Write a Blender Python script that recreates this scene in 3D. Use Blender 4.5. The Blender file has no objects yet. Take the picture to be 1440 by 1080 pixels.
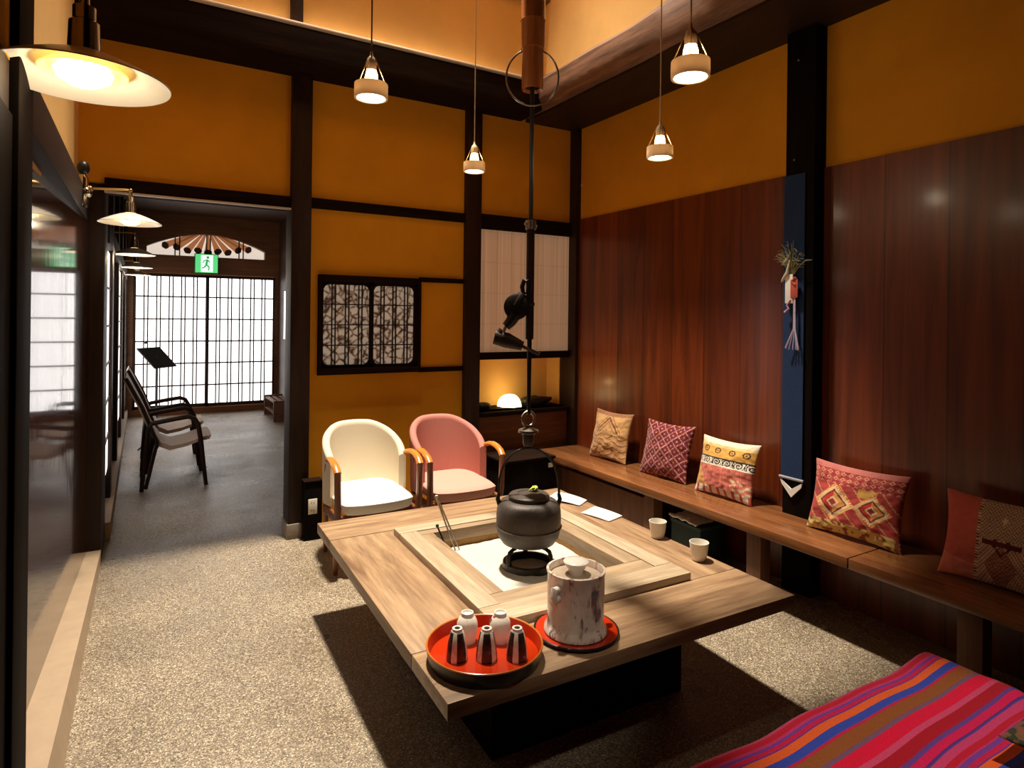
import bpy, bmesh, math, random
from mathutils import Vector, Matrix, noise
PI = math.pi
R = math.radians
random.seed(7)
scene = bpy.context.scene
COL = scene.collection

# ------------------------------------------------------------------ helpers
def lin(r, g, b):
    def f(c):
        c /= 255.0
        return c / 12.92 if c <= 0.04045 else ((c + 0.055) / 1.055) ** 2.4
    return (f(r), f(g), f(b))

class MB:
    """collects geometry for one mesh"""
    def __init__(self):
        self.bm = bmesh.new()
    def box(self, x0, x1, y0, y1, z0, z1, bev=0.0, mat=None, seg=2):
        v = [self.bm.verts.new(p) for p in ((x0,y0,z0),(x1,y0,z0),(x1,y1,z0),(x0,y1,z0),(x0,y0,z1),(x1,y0,z1),(x1,y1,z1),(x0,y1,z1))]
        fs = [self.bm.faces.new([v[i] for i in q]) for q in ((3,2,1,0),(4,5,6,7),(0,1,5,4),(1,2,6,5),(2,3,7,6),(3,0,4,7))]
        allv = v
        if bev > 0:
            es = list({e for f in fs for e in f.edges})
            r = bmesh.ops.bevel(self.bm, geom=es, offset=bev, segments=seg, profile=0.6, affect='EDGES')
            allv = list({w for f in r['faces'] for w in f.verts})
        if mat is not None:
            for w in allv: w.co = mat @ w.co
        return self
    def grid(self, rows, closed_u=False, closed_v=False):
        """rows: list of lists of points -> quads"""
        V = [[self.bm.verts.new(p) for p in r] for r in rows]
        n, m = len(V), len(V[0])
        for i in range(n if closed_u else n - 1):
            for j in range(m if closed_v else m - 1):
                a, b, c, d = V[i][j], V[i][(j+1) % m], V[(i+1) % n][(j+1) % m], V[(i+1) % n][j]
                try: self.bm.faces.new((a, b, c, d))
                except ValueError: pass
        return V
    def cap(self, ring):
        try: self.bm.faces.new(ring)
        except ValueError: pass
    def lathe(self, prof, n=32, c=(0,0,0), closed=False):
        """prof: [(r,z)] ; r=0 ends become poles"""
        rows = []
        if len(prof) > 3 and prof[0] == prof[-1]: prof = prof[:-1]; closed = True
        for r, z in prof:
            r = max(r, 1e-5)
            rows.append([(c[0]+r*math.cos(2*PI*k/n), c[1]+r*math.sin(2*PI*k/n), c[2]+z) for k in range(n)])
        V = self.grid(rows, closed_u=closed, closed_v=True)
        if not closed:
            if prof[0][0] > 1e-4: self.cap(V[0][::-1])
            if prof[-1][0] > 1e-4: self.cap(V[-1])
        return self
    def tube(self, pts, r, n=10, closed=False, flat=None):
        P = [Vector(p) for p in pts]
        m = len(P)
        rad = r if isinstance(r, (list, tuple)) else [r] * m
        T = []
        for i in range(m):
            if closed: t = P[(i+1) % m] - P[i-1]
            else: t = P[min(i+1, m-1)] - P[max(i-1, 0)]
            T.append(t.normalized())
        up = Vector((0,0,1)) if abs(T[0].z) < .9 else Vector((0,1,0))
        u = (up - T[0]*up.dot(T[0])).normalized()
        rows = []
        for i in range(m):
            u = (u - T[i]*u.dot(T[i])).normalized()
            w = T[i].cross(u)
            fa, fb = (1, 1) if flat is None else flat
            rows.append([P[i] + (u*math.cos(2*PI*k/n)*fa + w*math.sin(2*PI*k/n)*fb) * rad[i] for k in range(n)])
        V = self.grid(rows, closed_u=closed, closed_v=True)
        if not closed:
            self.cap(V[0][::-1]); self.cap(V[-1])
        return self
    def torus(self, c, Rm, r, ax='Z', n=36, k=8):
        pts = []
        for i in range(n):
            a = 2*PI*i/n; q = (Rm*math.cos(a), Rm*math.sin(a))
            d = {'Z': (q[0], q[1], 0), 'Y': (q[0], 0, q[1]), 'X': (0, q[0], q[1])}[ax]
            pts.append(Vector(c) + Vector(d))
        return self.tube(pts, r, k, closed=True)
    def prism(self, poly, d0, d1, ax='Y'):
        """2d polygon extruded along ax from d0 to d1"""
        def P(q, d):
            return {'Y': (q[0], d, q[1]), 'X': (d, q[0], q[1]), 'Z': (q[0], q[1], d)}[ax]
        a = [self.bm.verts.new(P(q, d0)) for q in poly]
        b = [self.bm.verts.new(P(q, d1)) for q in poly]
        n = len(poly)
        self.cap(a[::-1]); self.cap(b)
        for i in range(n):
            self.bm.faces.new((a[i], a[(i+1) % n], b[(i+1) % n], b[i]))
        return self
    def sphere(self, c, r, sx=1, sy=1, sz=1, n=20, m=12):
        prof = []
        rows = []
        for i in range(m + 1):
            t = -PI/2 + PI*i/m
            rr = max(math.cos(t), 1e-4)
            rows.append([(c[0]+r*sx*rr*math.cos(2*PI*k/n), c[1]+r*sy*rr*math.sin(2*PI*k/n), c[2]+r*sz*math.sin(t)) for k in range(n)])
        self.grid(rows, closed_v=True)
        return self
    def build(self, name, mat, parent=None, loc=None, smooth=35):
        bmesh.ops.recalc_face_normals(self.bm, faces=self.bm.faces)
        me = bpy.data.meshes.new(name)
        self.bm.to_mesh(me); self.bm.free()
        me.materials.append(mat)
        if smooth:
            me.shade_smooth()
            me.set_sharp_from_angle(angle=R(smooth))
        o = bpy.data.objects.new(name, me)
        COL.objects.link(o)
        if parent is not None: o.parent = parent
        if loc is not None: o.location = loc
        return o

def tag(o, label=None, cat=None, group=None, kind=None):
    if label: o['label'] = label
    if cat: o['category'] = cat
    if group: o['group'] = group
    if kind: o['kind'] = kind
    return o
def thing(name, loc, label, cat, group=None, rz=0.0):
    o = bpy.data.objects.new(name, None)
    o.empty_display_size = .1
    COL.objects.link(o)
    o.location = loc; o.rotation_euler = (0, 0, rz)
    return tag(o, label, cat, group)
def struct(name, mb, mat, label=None, cat=None):
    o = mb.build(name, mat)
    o['kind'] = 'structure'
    if label: o['label'] = label
    if cat: o['category'] = cat
    return o
def copy_tree(o, parent=None):
    c = o.copy(); COL.objects.link(c)
    if parent is not None: c.parent = parent
    for ch in list(o.children): copy_tree(ch, c)
    return c
def light(kind, name, loc, energy, color, size=.03, parent=None, spot=None, blend=.3, aim=None):
    L = bpy.data.lights.new(name, kind)
    L.energy = energy; L.color = color
    if kind in ('POINT', 'SPOT'): L.shadow_soft_size = size
    if kind == 'SPOT': L.spot_size = R(spot); L.spot_blend = blend
    if kind == 'AREA': L.size = size
    o = bpy.data.objects.new(name, L); COL.objects.link(o)
    o.location = loc
    if aim is not None:
        o.rotation_euler = (Vector(aim) - Vector(loc)).to_track_quat('-Z', 'Y').to_euler()
    if parent is not None: o.parent = parent
    return o

# ------------------------------------------------------------------ materials
def newmat(name):
    m = bpy.data.materials.new(name); m.use_nodes = True
    nt = m.node_tree
    b = nt.nodes['Principled BSDF']
    return m, nt, b
def node(nt, t, **kw):
    n = nt.nodes.new(t)
    for k, v in kw.items():
        if k in ('inputs',):
            for a, c in v.items(): n.inputs[a].default_value = c
        else: setattr(n, k, v)
    return n
def ramp(nt, fac, stops, interp='LINEAR'):
    r = nt.nodes.new('ShaderNodeValToRGB')
    r.color_ramp.interpolation = interp
    el = r.color_ramp.elements
    while len(el) > 1: el.remove(el[-1])
    el[0].position = stops[0][0]; el[0].color = (*stops[0][1], 1)
    for p, c in stops[1:]:
        e = el.new(p); e.color = (*c, 1)
    nt.links.new(fac, r.inputs[0])
    return r.outputs[0]
def coords(nt, scale=(1,1,1), kind='Object', rot=(0,0,0)):
    tc = nt.nodes.new('ShaderNodeTexCoord'); mp = nt.nodes.new('ShaderNodeMapping')
    mp.inputs['Scale'].default_value = scale
    mp.inputs['Rotation'].default_value = rot
    nt.links.new(tc.outputs[kind], mp.inputs[0])
    return mp.outputs[0]
def noise_tex(nt, vec, scale, detail=4, rough=.55, dist=0):
    n = nt.nodes.new('ShaderNodeTexNoise')
    n.inputs['Scale'].default_value = scale; n.inputs['Detail'].default_value = detail
    n.inputs['Roughness'].default_value = rough; n.inputs['Distortion'].default_value = dist
    nt.links.new(vec, n.inputs['Vector'])
    return n.outputs['Fac']
def bump(nt, b, h, strength=.2, dist=.01):
    n = nt.nodes.new('ShaderNodeBump')
    n.inputs['Strength'].default_value = strength; n.inputs['Distance'].default_value = dist
    nt.links.new(h, n.inputs['Height']); nt.links.new(n.outputs[0], b.inputs['Normal'])
def mixc(nt, fac, a, c, mode='MIX'):
    m = nt.nodes.new('ShaderNodeMix'); m.data_type = 'RGBA'; m.blend_type = mode
    for s, v in ((0, fac), (6, a), (7, c)):
        if hasattr(v, 'links') or hasattr(v, 'is_linked'): nt.links.new(v, m.inputs[s])
        elif s == 0: m.inputs[0].default_value = v
        else: m.inputs[s].default_value = (*v, 1)
    return m.outputs[2]
def plain(name, col, rough=.5, metal=0.0, var=.12, scale=30, coat=0.0, bumps=0.0, spec=.5):
    m, nt, b = newmat(name)
    v = coords(nt)
    f = noise_tex(nt, v, scale)
    c = ramp(nt, f, [(.25, tuple(x*(1-var) for x in col)), (.75, tuple(min(1, x*(1+var)) for x in col))])
    nt.links.new(c, b.inputs['Base Color'])
    b.inputs['Roughness'].default_value = rough; b.inputs['Metallic'].default_value = metal
    b.inputs['Coat Weight'].default_value = coat
    b.inputs['Specular IOR Level'].default_value = spec
    if bumps: bump(nt, b, f, bumps, .004)
    return m
def wood(name, dark, light_, along='X', rough=.45, coat=0.0, scale=1.0, spec=.5, bumps=.15, contrast=1.0):
    m, nt, b = newmat(name)
    s = {'X': (1.2, 14, 14), 'Y': (14, 1.2, 14), 'Z': (14, 14, 1.2)}[along]
    v = coords(nt, tuple(q*scale for q in s))
    f = noise_tex(nt, v, 1.6, 6, .62, .6)
    v2 = coords(nt, tuple(q*scale*4.5 for q in s))
    f2 = noise_tex(nt, v2, 1.5, 3, .6)
    lo = .5 - .24/contrast; hi = .5 + .24/contrast
    mid = tuple((a+c)/2 for a, c in zip(dark, light_))
    c1 = ramp(nt, f, [(lo, dark), (.5, mid), (hi, light_)])
    c2 = ramp(nt, f2, [(.3, (.72,.72,.72)), (.62, (1,1,1))])
    c = mixc(nt, .7, c1, c2, 'MULTIPLY')
    nt.links.new(c, b.inputs['Base Color'])
    b.inputs['Roughness'].default_value = rough; b.inputs['Coat Weight'].default_value = coat
    b.inputs['Coat Roughness'].default_value = .18
    b.inputs['Specular IOR Level'].default_value = spec
    bump(nt, b, f2, bumps, .003)
    return m
def glow(name, col, strength, pattern=None):
    m, nt, b = newmat(name)
    b.inputs['Base Color'].default_value = (*col, 1)
    b.inputs['Emission Color'].default_value = (*col, 1)
    b.inputs['Emission Strength'].default_value = strength
    b.inputs['Roughness'].default_value = .6
    return m
def bulbmat(name, col, strength, open_=.6):
    m, nt, b = newmat(name)
    out = nt.nodes['Material Output']
    e = nt.nodes.new('ShaderNodeEmission'); e.inputs[0].default_value = (*col, 1); e.inputs[1].default_value = strength
    t = nt.nodes.new('ShaderNodeBsdfTransparent')
    mx = nt.nodes.new('ShaderNodeMixShader'); mx.inputs[0].default_value = open_
    nt.links.new(e.outputs[0], mx.inputs[1]); nt.links.new(t.outputs[0], mx.inputs[2])
    nt.links.new(mx.outputs[0], out.inputs[0])
    nt.nodes.remove(b)
    return m
def vcol(name, rough=.85, bumpscale=350, strength=.35):
    m, nt, b = newmat(name)
    a = nt.nodes.new('ShaderNodeVertexColor'); a.layer_name = 'pattern'
    v = coords(nt)
    f = noise_tex(nt, v, bumpscale, 2)
    c2 = ramp(nt, f, [(.3, (.78,.78,.78)), (.7, (1.08,1.08,1.08))])
    c = mixc(nt, 1.0, a.outputs[0], c2, 'MULTIPLY')
    nt.links.new(c, b.inputs['Base Color'])
    b.inputs['Roughness'].default_value = rough
    b.inputs['Sheen Weight'].default_value = .15
    b.inputs['Specular IOR Level'].default_value = .2
    bump(nt, b, f, strength, .002)
    return m

def plaster(name, col):
    m, nt, b = newmat(name)
    v = coords(nt)
    f = noise_tex(nt, v, 2.2, 5, .6)
    g = noise_tex(nt, v, 160, 3, .6)
    c = ramp(nt, f, [(.3, tuple(x*.9 for x in col)), (.7, tuple(min(1, x*1.08) for x in col))])
    nt.links.new(c, b.inputs['Base Color'])
    b.inputs['Roughness'].default_value = .92; b.inputs['Specular IOR Level'].default_value = .15
    bump(nt, b, g, .2, .003)
    return m

def floor_mat():
    m, nt, b = newmat('exposed_aggregate_floor')
    v = coords(nt)
    vo = nt.nodes.new('ShaderNodeTexVoronoi'); vo.inputs['Scale'].default_value = 240
    nt.links.new(v, vo.inputs['Vector'])
    sep = nt.nodes.new('ShaderNodeSeparateColor'); nt.links.new(vo.outputs['Color'], sep.inputs[0])
    c = ramp(nt, sep.outputs[0], [(.0, lin(84,73,60)), (.3, lin(122,108,90)), (.6, lin(146,130,110)), (.85, lin(172,156,133)), (1, lin(222,208,184))])
    big = noise_tex(nt, v, 1.3, 5, .6)
    c2 = ramp(nt, big, [(.3, (.74,.72,.70)), (.7, (1.06,1.05,1.03))])
    c = mixc(nt, 1.0, c, c2, 'MULTIPLY')
    nt.links.new(c, b.inputs['Base Color'])
    rr = ramp(nt, big, [(.35, (.2,)*3), (.65, (.5,)*3)])
    nt.links.new(rr, b.inputs['Roughness'])
    b.inputs['Specular IOR Level'].default_value = .5
    bump(nt, b, vo.outputs['Distance'], .4, .004)
    return m

def plank_panel(name, dark, light_, plank=.22, axis=1, rough=.38, coat=.25):
    """varnished vertical planks; axis = horizontal axis across planks"""
    m, nt, b = newmat(name)
    v = coords(nt, (10, 10, .55))
    f = noise_tex(nt, v, 1.3, 5, .6, .8)
    tc = nt.nodes.new('ShaderNodeTexCoord'); sp = nt.nodes.new('ShaderNodeSeparateXYZ')
    nt.links.new(tc.outputs['Object'], sp.inputs[0])
    d = node(nt, 'ShaderNodeMath', operation='DIVIDE'); d.inputs[1].default_value = plank
    nt.links.new(sp.outputs[axis], d.inputs[0])
    fl = node(nt, 'ShaderNodeMath', operation='FLOOR'); nt.links.new(d.outputs[0], fl.inputs[0])
    fr = node(nt, 'ShaderNodeMath', operation='FRACT'); nt.links.new(d.outputs[0], fr.inputs[0])
    wn = nt.nodes.new('ShaderNodeTexWhiteNoise'); wn.noise_dimensions = '1D'; nt.links.new(fl.outputs[0], wn.inputs['W'])
    c1 = ramp(nt, f, [(.3, dark), (.7, light_)])
    c2 = ramp(nt, wn.outputs['Value'], [(0, (.75,.72,.7)), (1, (1.1,1.08,1.05))])
    c = mixc(nt, 1.0, c1, c2, 'MULTIPLY')
    seam = ramp(nt, fr.outputs[0], [(0, (.25,.25,.25)), (.02, (1,1,1)), (.98, (1,1,1)), (1, (.25,.25,.25))])
    c = mixc(nt, 1.0, c, seam, 'MULTIPLY')
    nt.links.new(c, b.inputs['Base Color'])
    b.inputs['Roughness'].default_value = rough; b.inputs['Coat Weight'].default_value = coat
    b.inputs['Coat Roughness'].default_value = .15
    bump(nt, b, f, .08, .004)
    return m

M = {}
M['floor'] = floor_mat()
M['ochre'] = plaster('ochre_plaster', lin(220,150,32))
M['tan'] = plaster('tan_plaster', lin(226,180,112))
M['dark'] = wood('dark_timber', lin(30,17,12), lin(60,36,24), 'Z', .5, spec=.25)
M['darkx'] = wood('dark_timber_beam', lin(22,14,10), lin(42,27,19), 'X', .85, spec=.04)
M['darky'] = wood('dark_timber_lengthwise', lin(26,16,12), lin(50,33,23), 'Y', .55, spec=.3)
M['oldlog'] = wood('weathered_log', lin(70,46,34), lin(150,108,82), 'Y', .6)
M['litedge'] = wood('light_painted_edge', lin(190,170,150), lin(226,208,188), 'X', .5)  # paled to paint in the light caught along thin edges
M['black'] = wood('black_lacquer_wood', lin(12,8,7), lin(24,16,12), 'Z', .7, spec=.06)
M['redpanel'] = plank_panel('varnished_red_brown_planks', lin(78,30,12), lin(130,58,24), .29, 1, .36, .25)
M['lacquer'] = plank_panel('glossy_lacquered_panel', lin(40,20,13), lin(70,36,22), .36, 1, .05, .3)
M['lacquer'].node_tree.nodes['Principled BSDF'].inputs['Specular IOR Level'].default_value = .35
M['corrwall'] = wood('corridor_wood_wall', lin(48,28,18), lin(84,50,30), 'Z', .5)
M['endwall'] = wood('corridor_end_wood', lin(96,56,30), lin(140,86,46), 'X', .5)
M['bench'] = wood('reddish_bench_wood', lin(104,62,36), lin(156,100,58), 'Y', .22, .4)
M['benchleg'] = wood('brown_bench_leg_wood', lin(92,58,38), lin(128,84,56), 'Z', .5)
M['tabley'] = wood('weathered_table_wood_lengthwise', lin(118,88,62), lin(184,150,114), 'Y', .42, .1, contrast=1.3)
M['tablex'] = wood('weathered_table_wood_crosswise', lin(118,88,62), lin(184,150,114), 'X', .42, .1, contrast=1.3)
M['framex'] = wood('pale_hearth_wood_crosswise', lin(146,124,98), lin(200,178,148), 'X', .5)
M['framey'] = wood('pale_hearth_wood_lengthwise', lin(146,124,98), lin(200,178,148), 'Y', .5)
M['innerx'] = wood('darker_hearth_rim_crosswise', lin(128,104,78), lin(178,152,120), 'X', .5)
M['innery'] = wood('darker_hearth_rim_lengthwise', lin(128,104,78), lin(178,152,120), 'Y', .5)
M['ash'] = plain('white_ash', lin(196,188,174), .95, var=.08, scale=60, bumps=.5, spec=.1)
M['clay'] = plain('hearth_clay_lining', lin(150,112,62), .9, var=.3, scale=25, bumps=.4)
M['iron'] = plain('black_iron', lin(40,36,33), .42, .6, .25, 60, bumps=.15)
M['kettle'] = plain('cast_iron', lin(74,66,60), .5, .35, .22, 90, bumps=.25)
M['brightiron'] = plain('worn_bright_iron', lin(150,140,128), .3, .9, .2, 60)
M['chrome'] = plain('nickel_metal', lin(190,182,170), .16, 1.0, .05, 20)
M['brass'] = plain('aged_brass', lin(176,140,84), .28, 1.0, .1, 20)
M['bamboo'] = wood('smoked_bamboo', lin(140,74,34), lin(186,112,58), 'Z', .25, .5, contrast=.8)
M['whitefab'] = plain('cream_fabric', lin(214,200,176), .85, var=.04, scale=300, bumps=.15, spec=.2)
M['litcreamseat'] = plain('top_lit_cream_fabric', lin(240,234,222), .85, var=.03, scale=300, bumps=.15, spec=.2)  # seat tone raised above the back's, painting in light from overhead
M['pinkfab'] = plain('dusty_pink_fabric', lin(182,118,106), .85, var=.05, scale=300, bumps=.15, spec=.2)
M['litpinkseat'] = plain('top_lit_pink_fabric', lin(206,148,132), .85, var=.05, scale=300, bumps=.15, spec=.2)  # paler than the pink back, overhead light painted into the seat
M['armwood'] = wood('honey_arm_wood', lin(176,104,34), lin(212,138,54), 'Y', .3, .4)
M['legwood'] = wood('brown_chair_leg_wood', lin(110,62,38), lin(150,90,58), 'Z', .35, .3)
M['redlac'] = plain('vermilion_lacquer', lin(178,44,12), .16, 0, .06, 8, coat=.6)
M['blacklac'] = plain('black_lacquer_rim', lin(30,14,10), .35, 0, .1, 10, coat=.1)
M['cer'] = plain('white_glazed_ceramic', lin(232,226,214), .2, var=.04, scale=20, coat=.4)
M['paper'] = plain('white_paper', lin(240,236,226), .8, var=.03, scale=20)
M['cord'] = plain('pale_cord', lin(220,200,170), .7, var=.05)
M['darkcord'] = plain('dark_cord', lin(96,70,48), .7, var=.05)
M['unglazed'] = plain('unglazed_ring', lin(216,186,150), .7, var=.06, scale=40)
def translucent(name, col, amt):
    m, nt, b = newmat(name)
    b.inputs['Base Color'].default_value = (*col, 1); b.inputs['Roughness'].default_value = .6
    t = nt.nodes.new('ShaderNodeBsdfTranslucent'); t.inputs[0].default_value = (*col, 1)
    mx = nt.nodes.new('ShaderNodeMixShader'); mx.inputs[0].default_value = amt
    nt.links.new(b.outputs[0], mx.inputs[1]); nt.links.new(t.outputs[0], mx.inputs[2])
    nt.links.new(mx.outputs[0], nt.nodes['Material Output'].inputs[0])
    return m
M['ringshade'] = translucent('translucent_porcelain_ring', lin(226,206,178), .22)
M['enamel'] = plain('white_enamel', lin(240,232,216), .3, var=.02, coat=.3)
M['stone'] = plain('grey_footing_stone', lin(140,128,114), .9, var=.15, scale=40, bumps=.3)
M['sill'] = plain('beige_stone_sill', lin(168,144,118), .6, var=.1, scale=12, bumps=.1)
M['darkstone'] = plain('dark_rock', lin(40,34,28), .8, var=.3, scale=30, bumps=.6)
M['navy'] = plain('navy_cloth', lin(40,58,92), .9, var=.15, scale=200, bumps=.3, spec=.15)
WARM = (1.0, .80, .56)
M['bulb'] = bulbmat('warm_bulb_glass', (1.0, .72, .38), 14, .55)
M['bulbdisc'] = glow('warm_lamp_face', (1.0, .86, .62), 9)
M['sconcebulb'] = glow('sconce_bulb_face', (1.0, .88, .58), 3)
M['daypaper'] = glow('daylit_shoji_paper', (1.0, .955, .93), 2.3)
M['black_plastic'] = plain('black_plastic', lin(18,17,16), .4, var=.05)

# ------------------------------------------------------------------ camera
F, YAW, ROLL, HOR, H = 878., R(30.6), R(.65), 445., 1.5
cd = bpy.data.cameras.new('camera'); cam = bpy.data.objects.new('camera', cd); COL.objects.link(cam)
cy, sy = math.cos(YAW), math.sin(YAW)
right = Vector((cy, -sy, 0)); up = Vector((0, 0, 1)); fwd = Vector((sy, cy, 0))
cr, sr = math.cos(ROLL), math.sin(ROLL)
r2 = right*cr + up*sr; u2 = up*cr - right*sr
mw = Matrix.Identity(4)
for i in range(3):
    mw[i][0] = r2[i]; mw[i][1] = u2[i]; mw[i][2] = -fwd[i]
mw[2][3] = H
cam.matrix_world = mw
cd.sensor_fit = 'HORIZONTAL'; cd.sensor_width = 36; cd.lens = 36*F/1440
cd.shift_y = -(540-HOR)/1440
cd.clip_start = .02
scene.camera = cam

# ------------------------------------------------------------------ setting
XR, YB, XL = 3.2, 4.38, -.33
# floor
mb = MB(); mb.box(-.9, 3.4, -1.7, 10.8, -.12, 0); struct('floor', mb, M['floor'], 'speckled exposed aggregate floor running down the corridor', 'floor')
# back wall plaster
mb = MB()
mb.box(-.5, .86, YB, 4.5, 2.26, 3.2)
mb.box(.96, 2.16, YB, 4.5, 1.755, 3.2); mb.box(.96, 2.16, YB, 4.5, 0, 1.10)
mb.box(.96, 1.045, YB, 4.5, 1.10, 1.755); mb.box(1.775, 2.16, YB, 4.5, 1.10, 1.755)
mb.box(2.25, 3.3, YB, 4.5, 2.25, 3.2)
struct('wall_back', mb, M['ochre'], 'ochre plaster wall between dark posts behind the chairs', 'wall')
mb = MB(); mb.box(2.25, 3.3, YB+.01, 4.5, 0, .735); struct('trim_1', mb, M['endwall'])
# right wall : plaster above, varnished planks below
mb = MB(); mb.box(XR, XR+.15, -1.7, 4.5, 2.33, 3.2); struct('wall_right', mb, M['ochre'], 'ochre plaster band above the red brown boards', 'wall')
mb = MB(); mb.box(XR-.012, XR+.15, -1.7, 4.5, 0, 2.33); struct('wall_right', mb, M['redpanel'], 'red brown varnished board wall behind the bench', 'wall')
# left wall
mb = MB(); mb.box(-.55, XL, -1.7, 4.5, 2.0, 8.1); mb.box(-.55, -.41, -1.7, 4.5, 0, 2.0)
struct('wall_left', mb, M['tan'], 'pale plaster wall above the left rail', 'wall')
mb = MB(); mb.prism([(-.41, 1.63), (-.378, 1.63), (-.272, 4.44), (-.41, 4.44)], .08, 2.02, 'Z'); struct('trim_2', mb, M['lacquer'])
mb = MB(); mb.box(XL-.03, -.21, -1.7, 1.46, 0, 1.86); struct('door_1', mb, M['black'], 'black wooden door leaf at the left edge', 'door')
mb = MB(); mb.box(XL-.03, -.215, -1.7, 1.46, 1.86, 1.96, .004); struct('trim_3', mb, M['darky'])
mb = MB(); mb.box(XL-.05, -.2, 1.46, 1.63, 0, 4.0, .006); struct('trim_4', mb, M['black'])
mb = MB(); mb.box(-.55, -.215, -1.7, 1.46, 1.96, 4.0); struct('wall_left', mb, M['ochre'])
mb = MB(); mb.box(-.43, -.275, 1.63, 4.43, 2.015, 2.17, .006); struct('trim_5', mb, M['darky'])
mb = MB()
mb.grid([[(-.41, y, 0), (xb, y, 0), (xt, y, zt0), (-.41, y, zt0)] for y, xb, xt, zt0 in ((1.63, -.208, -.252, .105), (3.0, -.208, -.225, .1), (4.43, -.2, -.2, .085))], closed_v=True)
struct('baseboard_left', mb, M['sill'])
mb = MB(); mb.box(-.45, -.2, 4.43, 4.86, 0, 3.1, .006); struct('trim_6', mb, M['dark'])
# posts of the back wall
mb = MB(); mb.box(.845, .975, 4.32, 4.5, .1, 3.1, .005); struct('trim_7', mb, M['dark'])
mb = MB(); mb.box(.835, .985, 4.31, 4.5, 0, .1, .008); struct('trim_8', mb, M['stone'])
mb = MB(); mb.box(2.145, 2.27, 4.32, 4.5, 0, 3.1, .005); struct('trim_9', mb, M['dark'])
mb = MB(); mb.box(3.155, 3.3, 4.28, 4.5, 0, 3.1, .005); struct('trim_10', mb, M['dark'])
mb = MB(); mb.box(3.1, 3.3, 2.065, 2.24, 0, 3.1, .005); struct('trim_11', mb, M['black'])
# rails
mb = MB(); mb.box(-.2, .845, 4.34, 4.5, 2.205, 2.285, .004); struct('trim_12', mb, M['darkx'])
mb = MB(); mb.box(.975, 2.145, 4.355, 4.5, 2.225, 2.295, .003); struct('trim_13', mb, M['darkx'])
mb = MB(); mb.box(2.27, 3.155, 4.34, 4.5, 2.19, 2.305, .003); struct('trim_14', mb, M['darkx'])
mb = MB(); mb.box(2.27, 3.155, 4.35, 4.5, 1.155, 1.212, .003); struct('trim_15', mb, M['darkx'])
mb = MB(); mb.box(2.27, 3.155, 4.35, 4.70, .70, .735, .003); struct('trim_16', mb, M['darkx'])
mb = MB(); mb.box(1.775, 2.145, 4.36, 4.5, 1.075, 1.11, .003); struct('trim_17', mb, M['darkx'])
mb = MB(); mb.box(1.775, 2.145, 4.36, 4.5, 1.75, 1.785, .003); struct('trim_18', mb, M['darkx'])
# big beams round the open well
mb = MB(); mb.box(-.5, 2.66, 4.07, 4.5, 3.10, 3.31, .012); struct('trim_19', mb, M['darkx'], 'heavy dark beam over the back wall', 'beam')
mb = MB(); mb.box(-.5, 2.66, 4.045, 4.16, 3.31, 3.328, .003); struct('trim_20', mb, M['litedge'])  # thin beam lip, its pale colour standing in for caught light
mb = MB(); mb.box(-.2, .845, 4.325, 4.36, 2.195, 2.206, .002); struct('trim_31', mb, M['litedge'])  # rail under the lintel, its lit look put into the pale colour
mb = MB()
rows = []
NB = 60
for i in range(NB+1):
    y = -1.7 + (4.5+1.7)*i/NB
    w = .012*math.sin(y*3.1) + .010*math.sin(y*7.3+1)
    rows.append([(2.66+w*.6, y, 3.13+w*.5), (2.63+w, y, 3.2), (2.64+w*.8, y, 3.34+w), (2.70, y, 3.40+w), (2.9, y, 3.40), (2.9, y, 3.12), (2.72, y, 3.11)])
V = mb.grid(rows, closed_v=True); mb.cap(V[0]); mb.cap(V[-1][::-1])
struct('trim_21', mb, M['oldlog'], 'weathered rounded beam over the right side of the room', 'beam')
mb = MB(); mb.box(2.7, 3.35, -1.7, 4.5, 3.10, 3.14); struct('ceiling', mb, M['darky'], 'dark boarded soffit along the right wall', 'ceiling')
mb = MB(); mb.box(-.5, 2.8, 4.16, 4.5, 3.3, 8.1); struct('wall_back', mb, M['tan'], 'upper plaster wall above the back beam', 'wall')
mb = MB(); mb.box(2.72, 2.9, -1.7, 4.3, 3.38, 8.1); struct('wall_right', mb, M['tan'], 'upper plaster wall above the weathered beam', 'wall')
mb = MB(); mb.box(.79, .865, 4.12, 4.3, 3.32, 7.9, .004); struct('trim_22', mb, M['dark'])
mb = MB(); mb.box(-.5, 2.72, 4.06, 4.3, 3.96, 4.12, .006); struct('trim_23', mb, M['oldlog'])
mb = MB(); mb.box(-.5, 2.9, -1.7, 2.6, 4.02, 4.12); struct('ceiling', mb, M['darkx'], 'boarded ceiling over the front of the room', 'ceiling')
mb = MB(); mb.box(-.5, 2.9, 2.5, 4.5, 8.0, 8.1); struct('ceiling', mb, M['darkx'], 'high ceiling of the open well', 'ceiling')
mb = MB(); mb.box(-.5, 2.9, 2.52, 2.6, 4.12, 8.0); struct('wall_front', mb, M['tan'])
mb = MB(); mb.box(-.55, 3.4, -1.8, -1.7, 0, 4.1); struct('wall_front', mb, M['black'])
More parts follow.
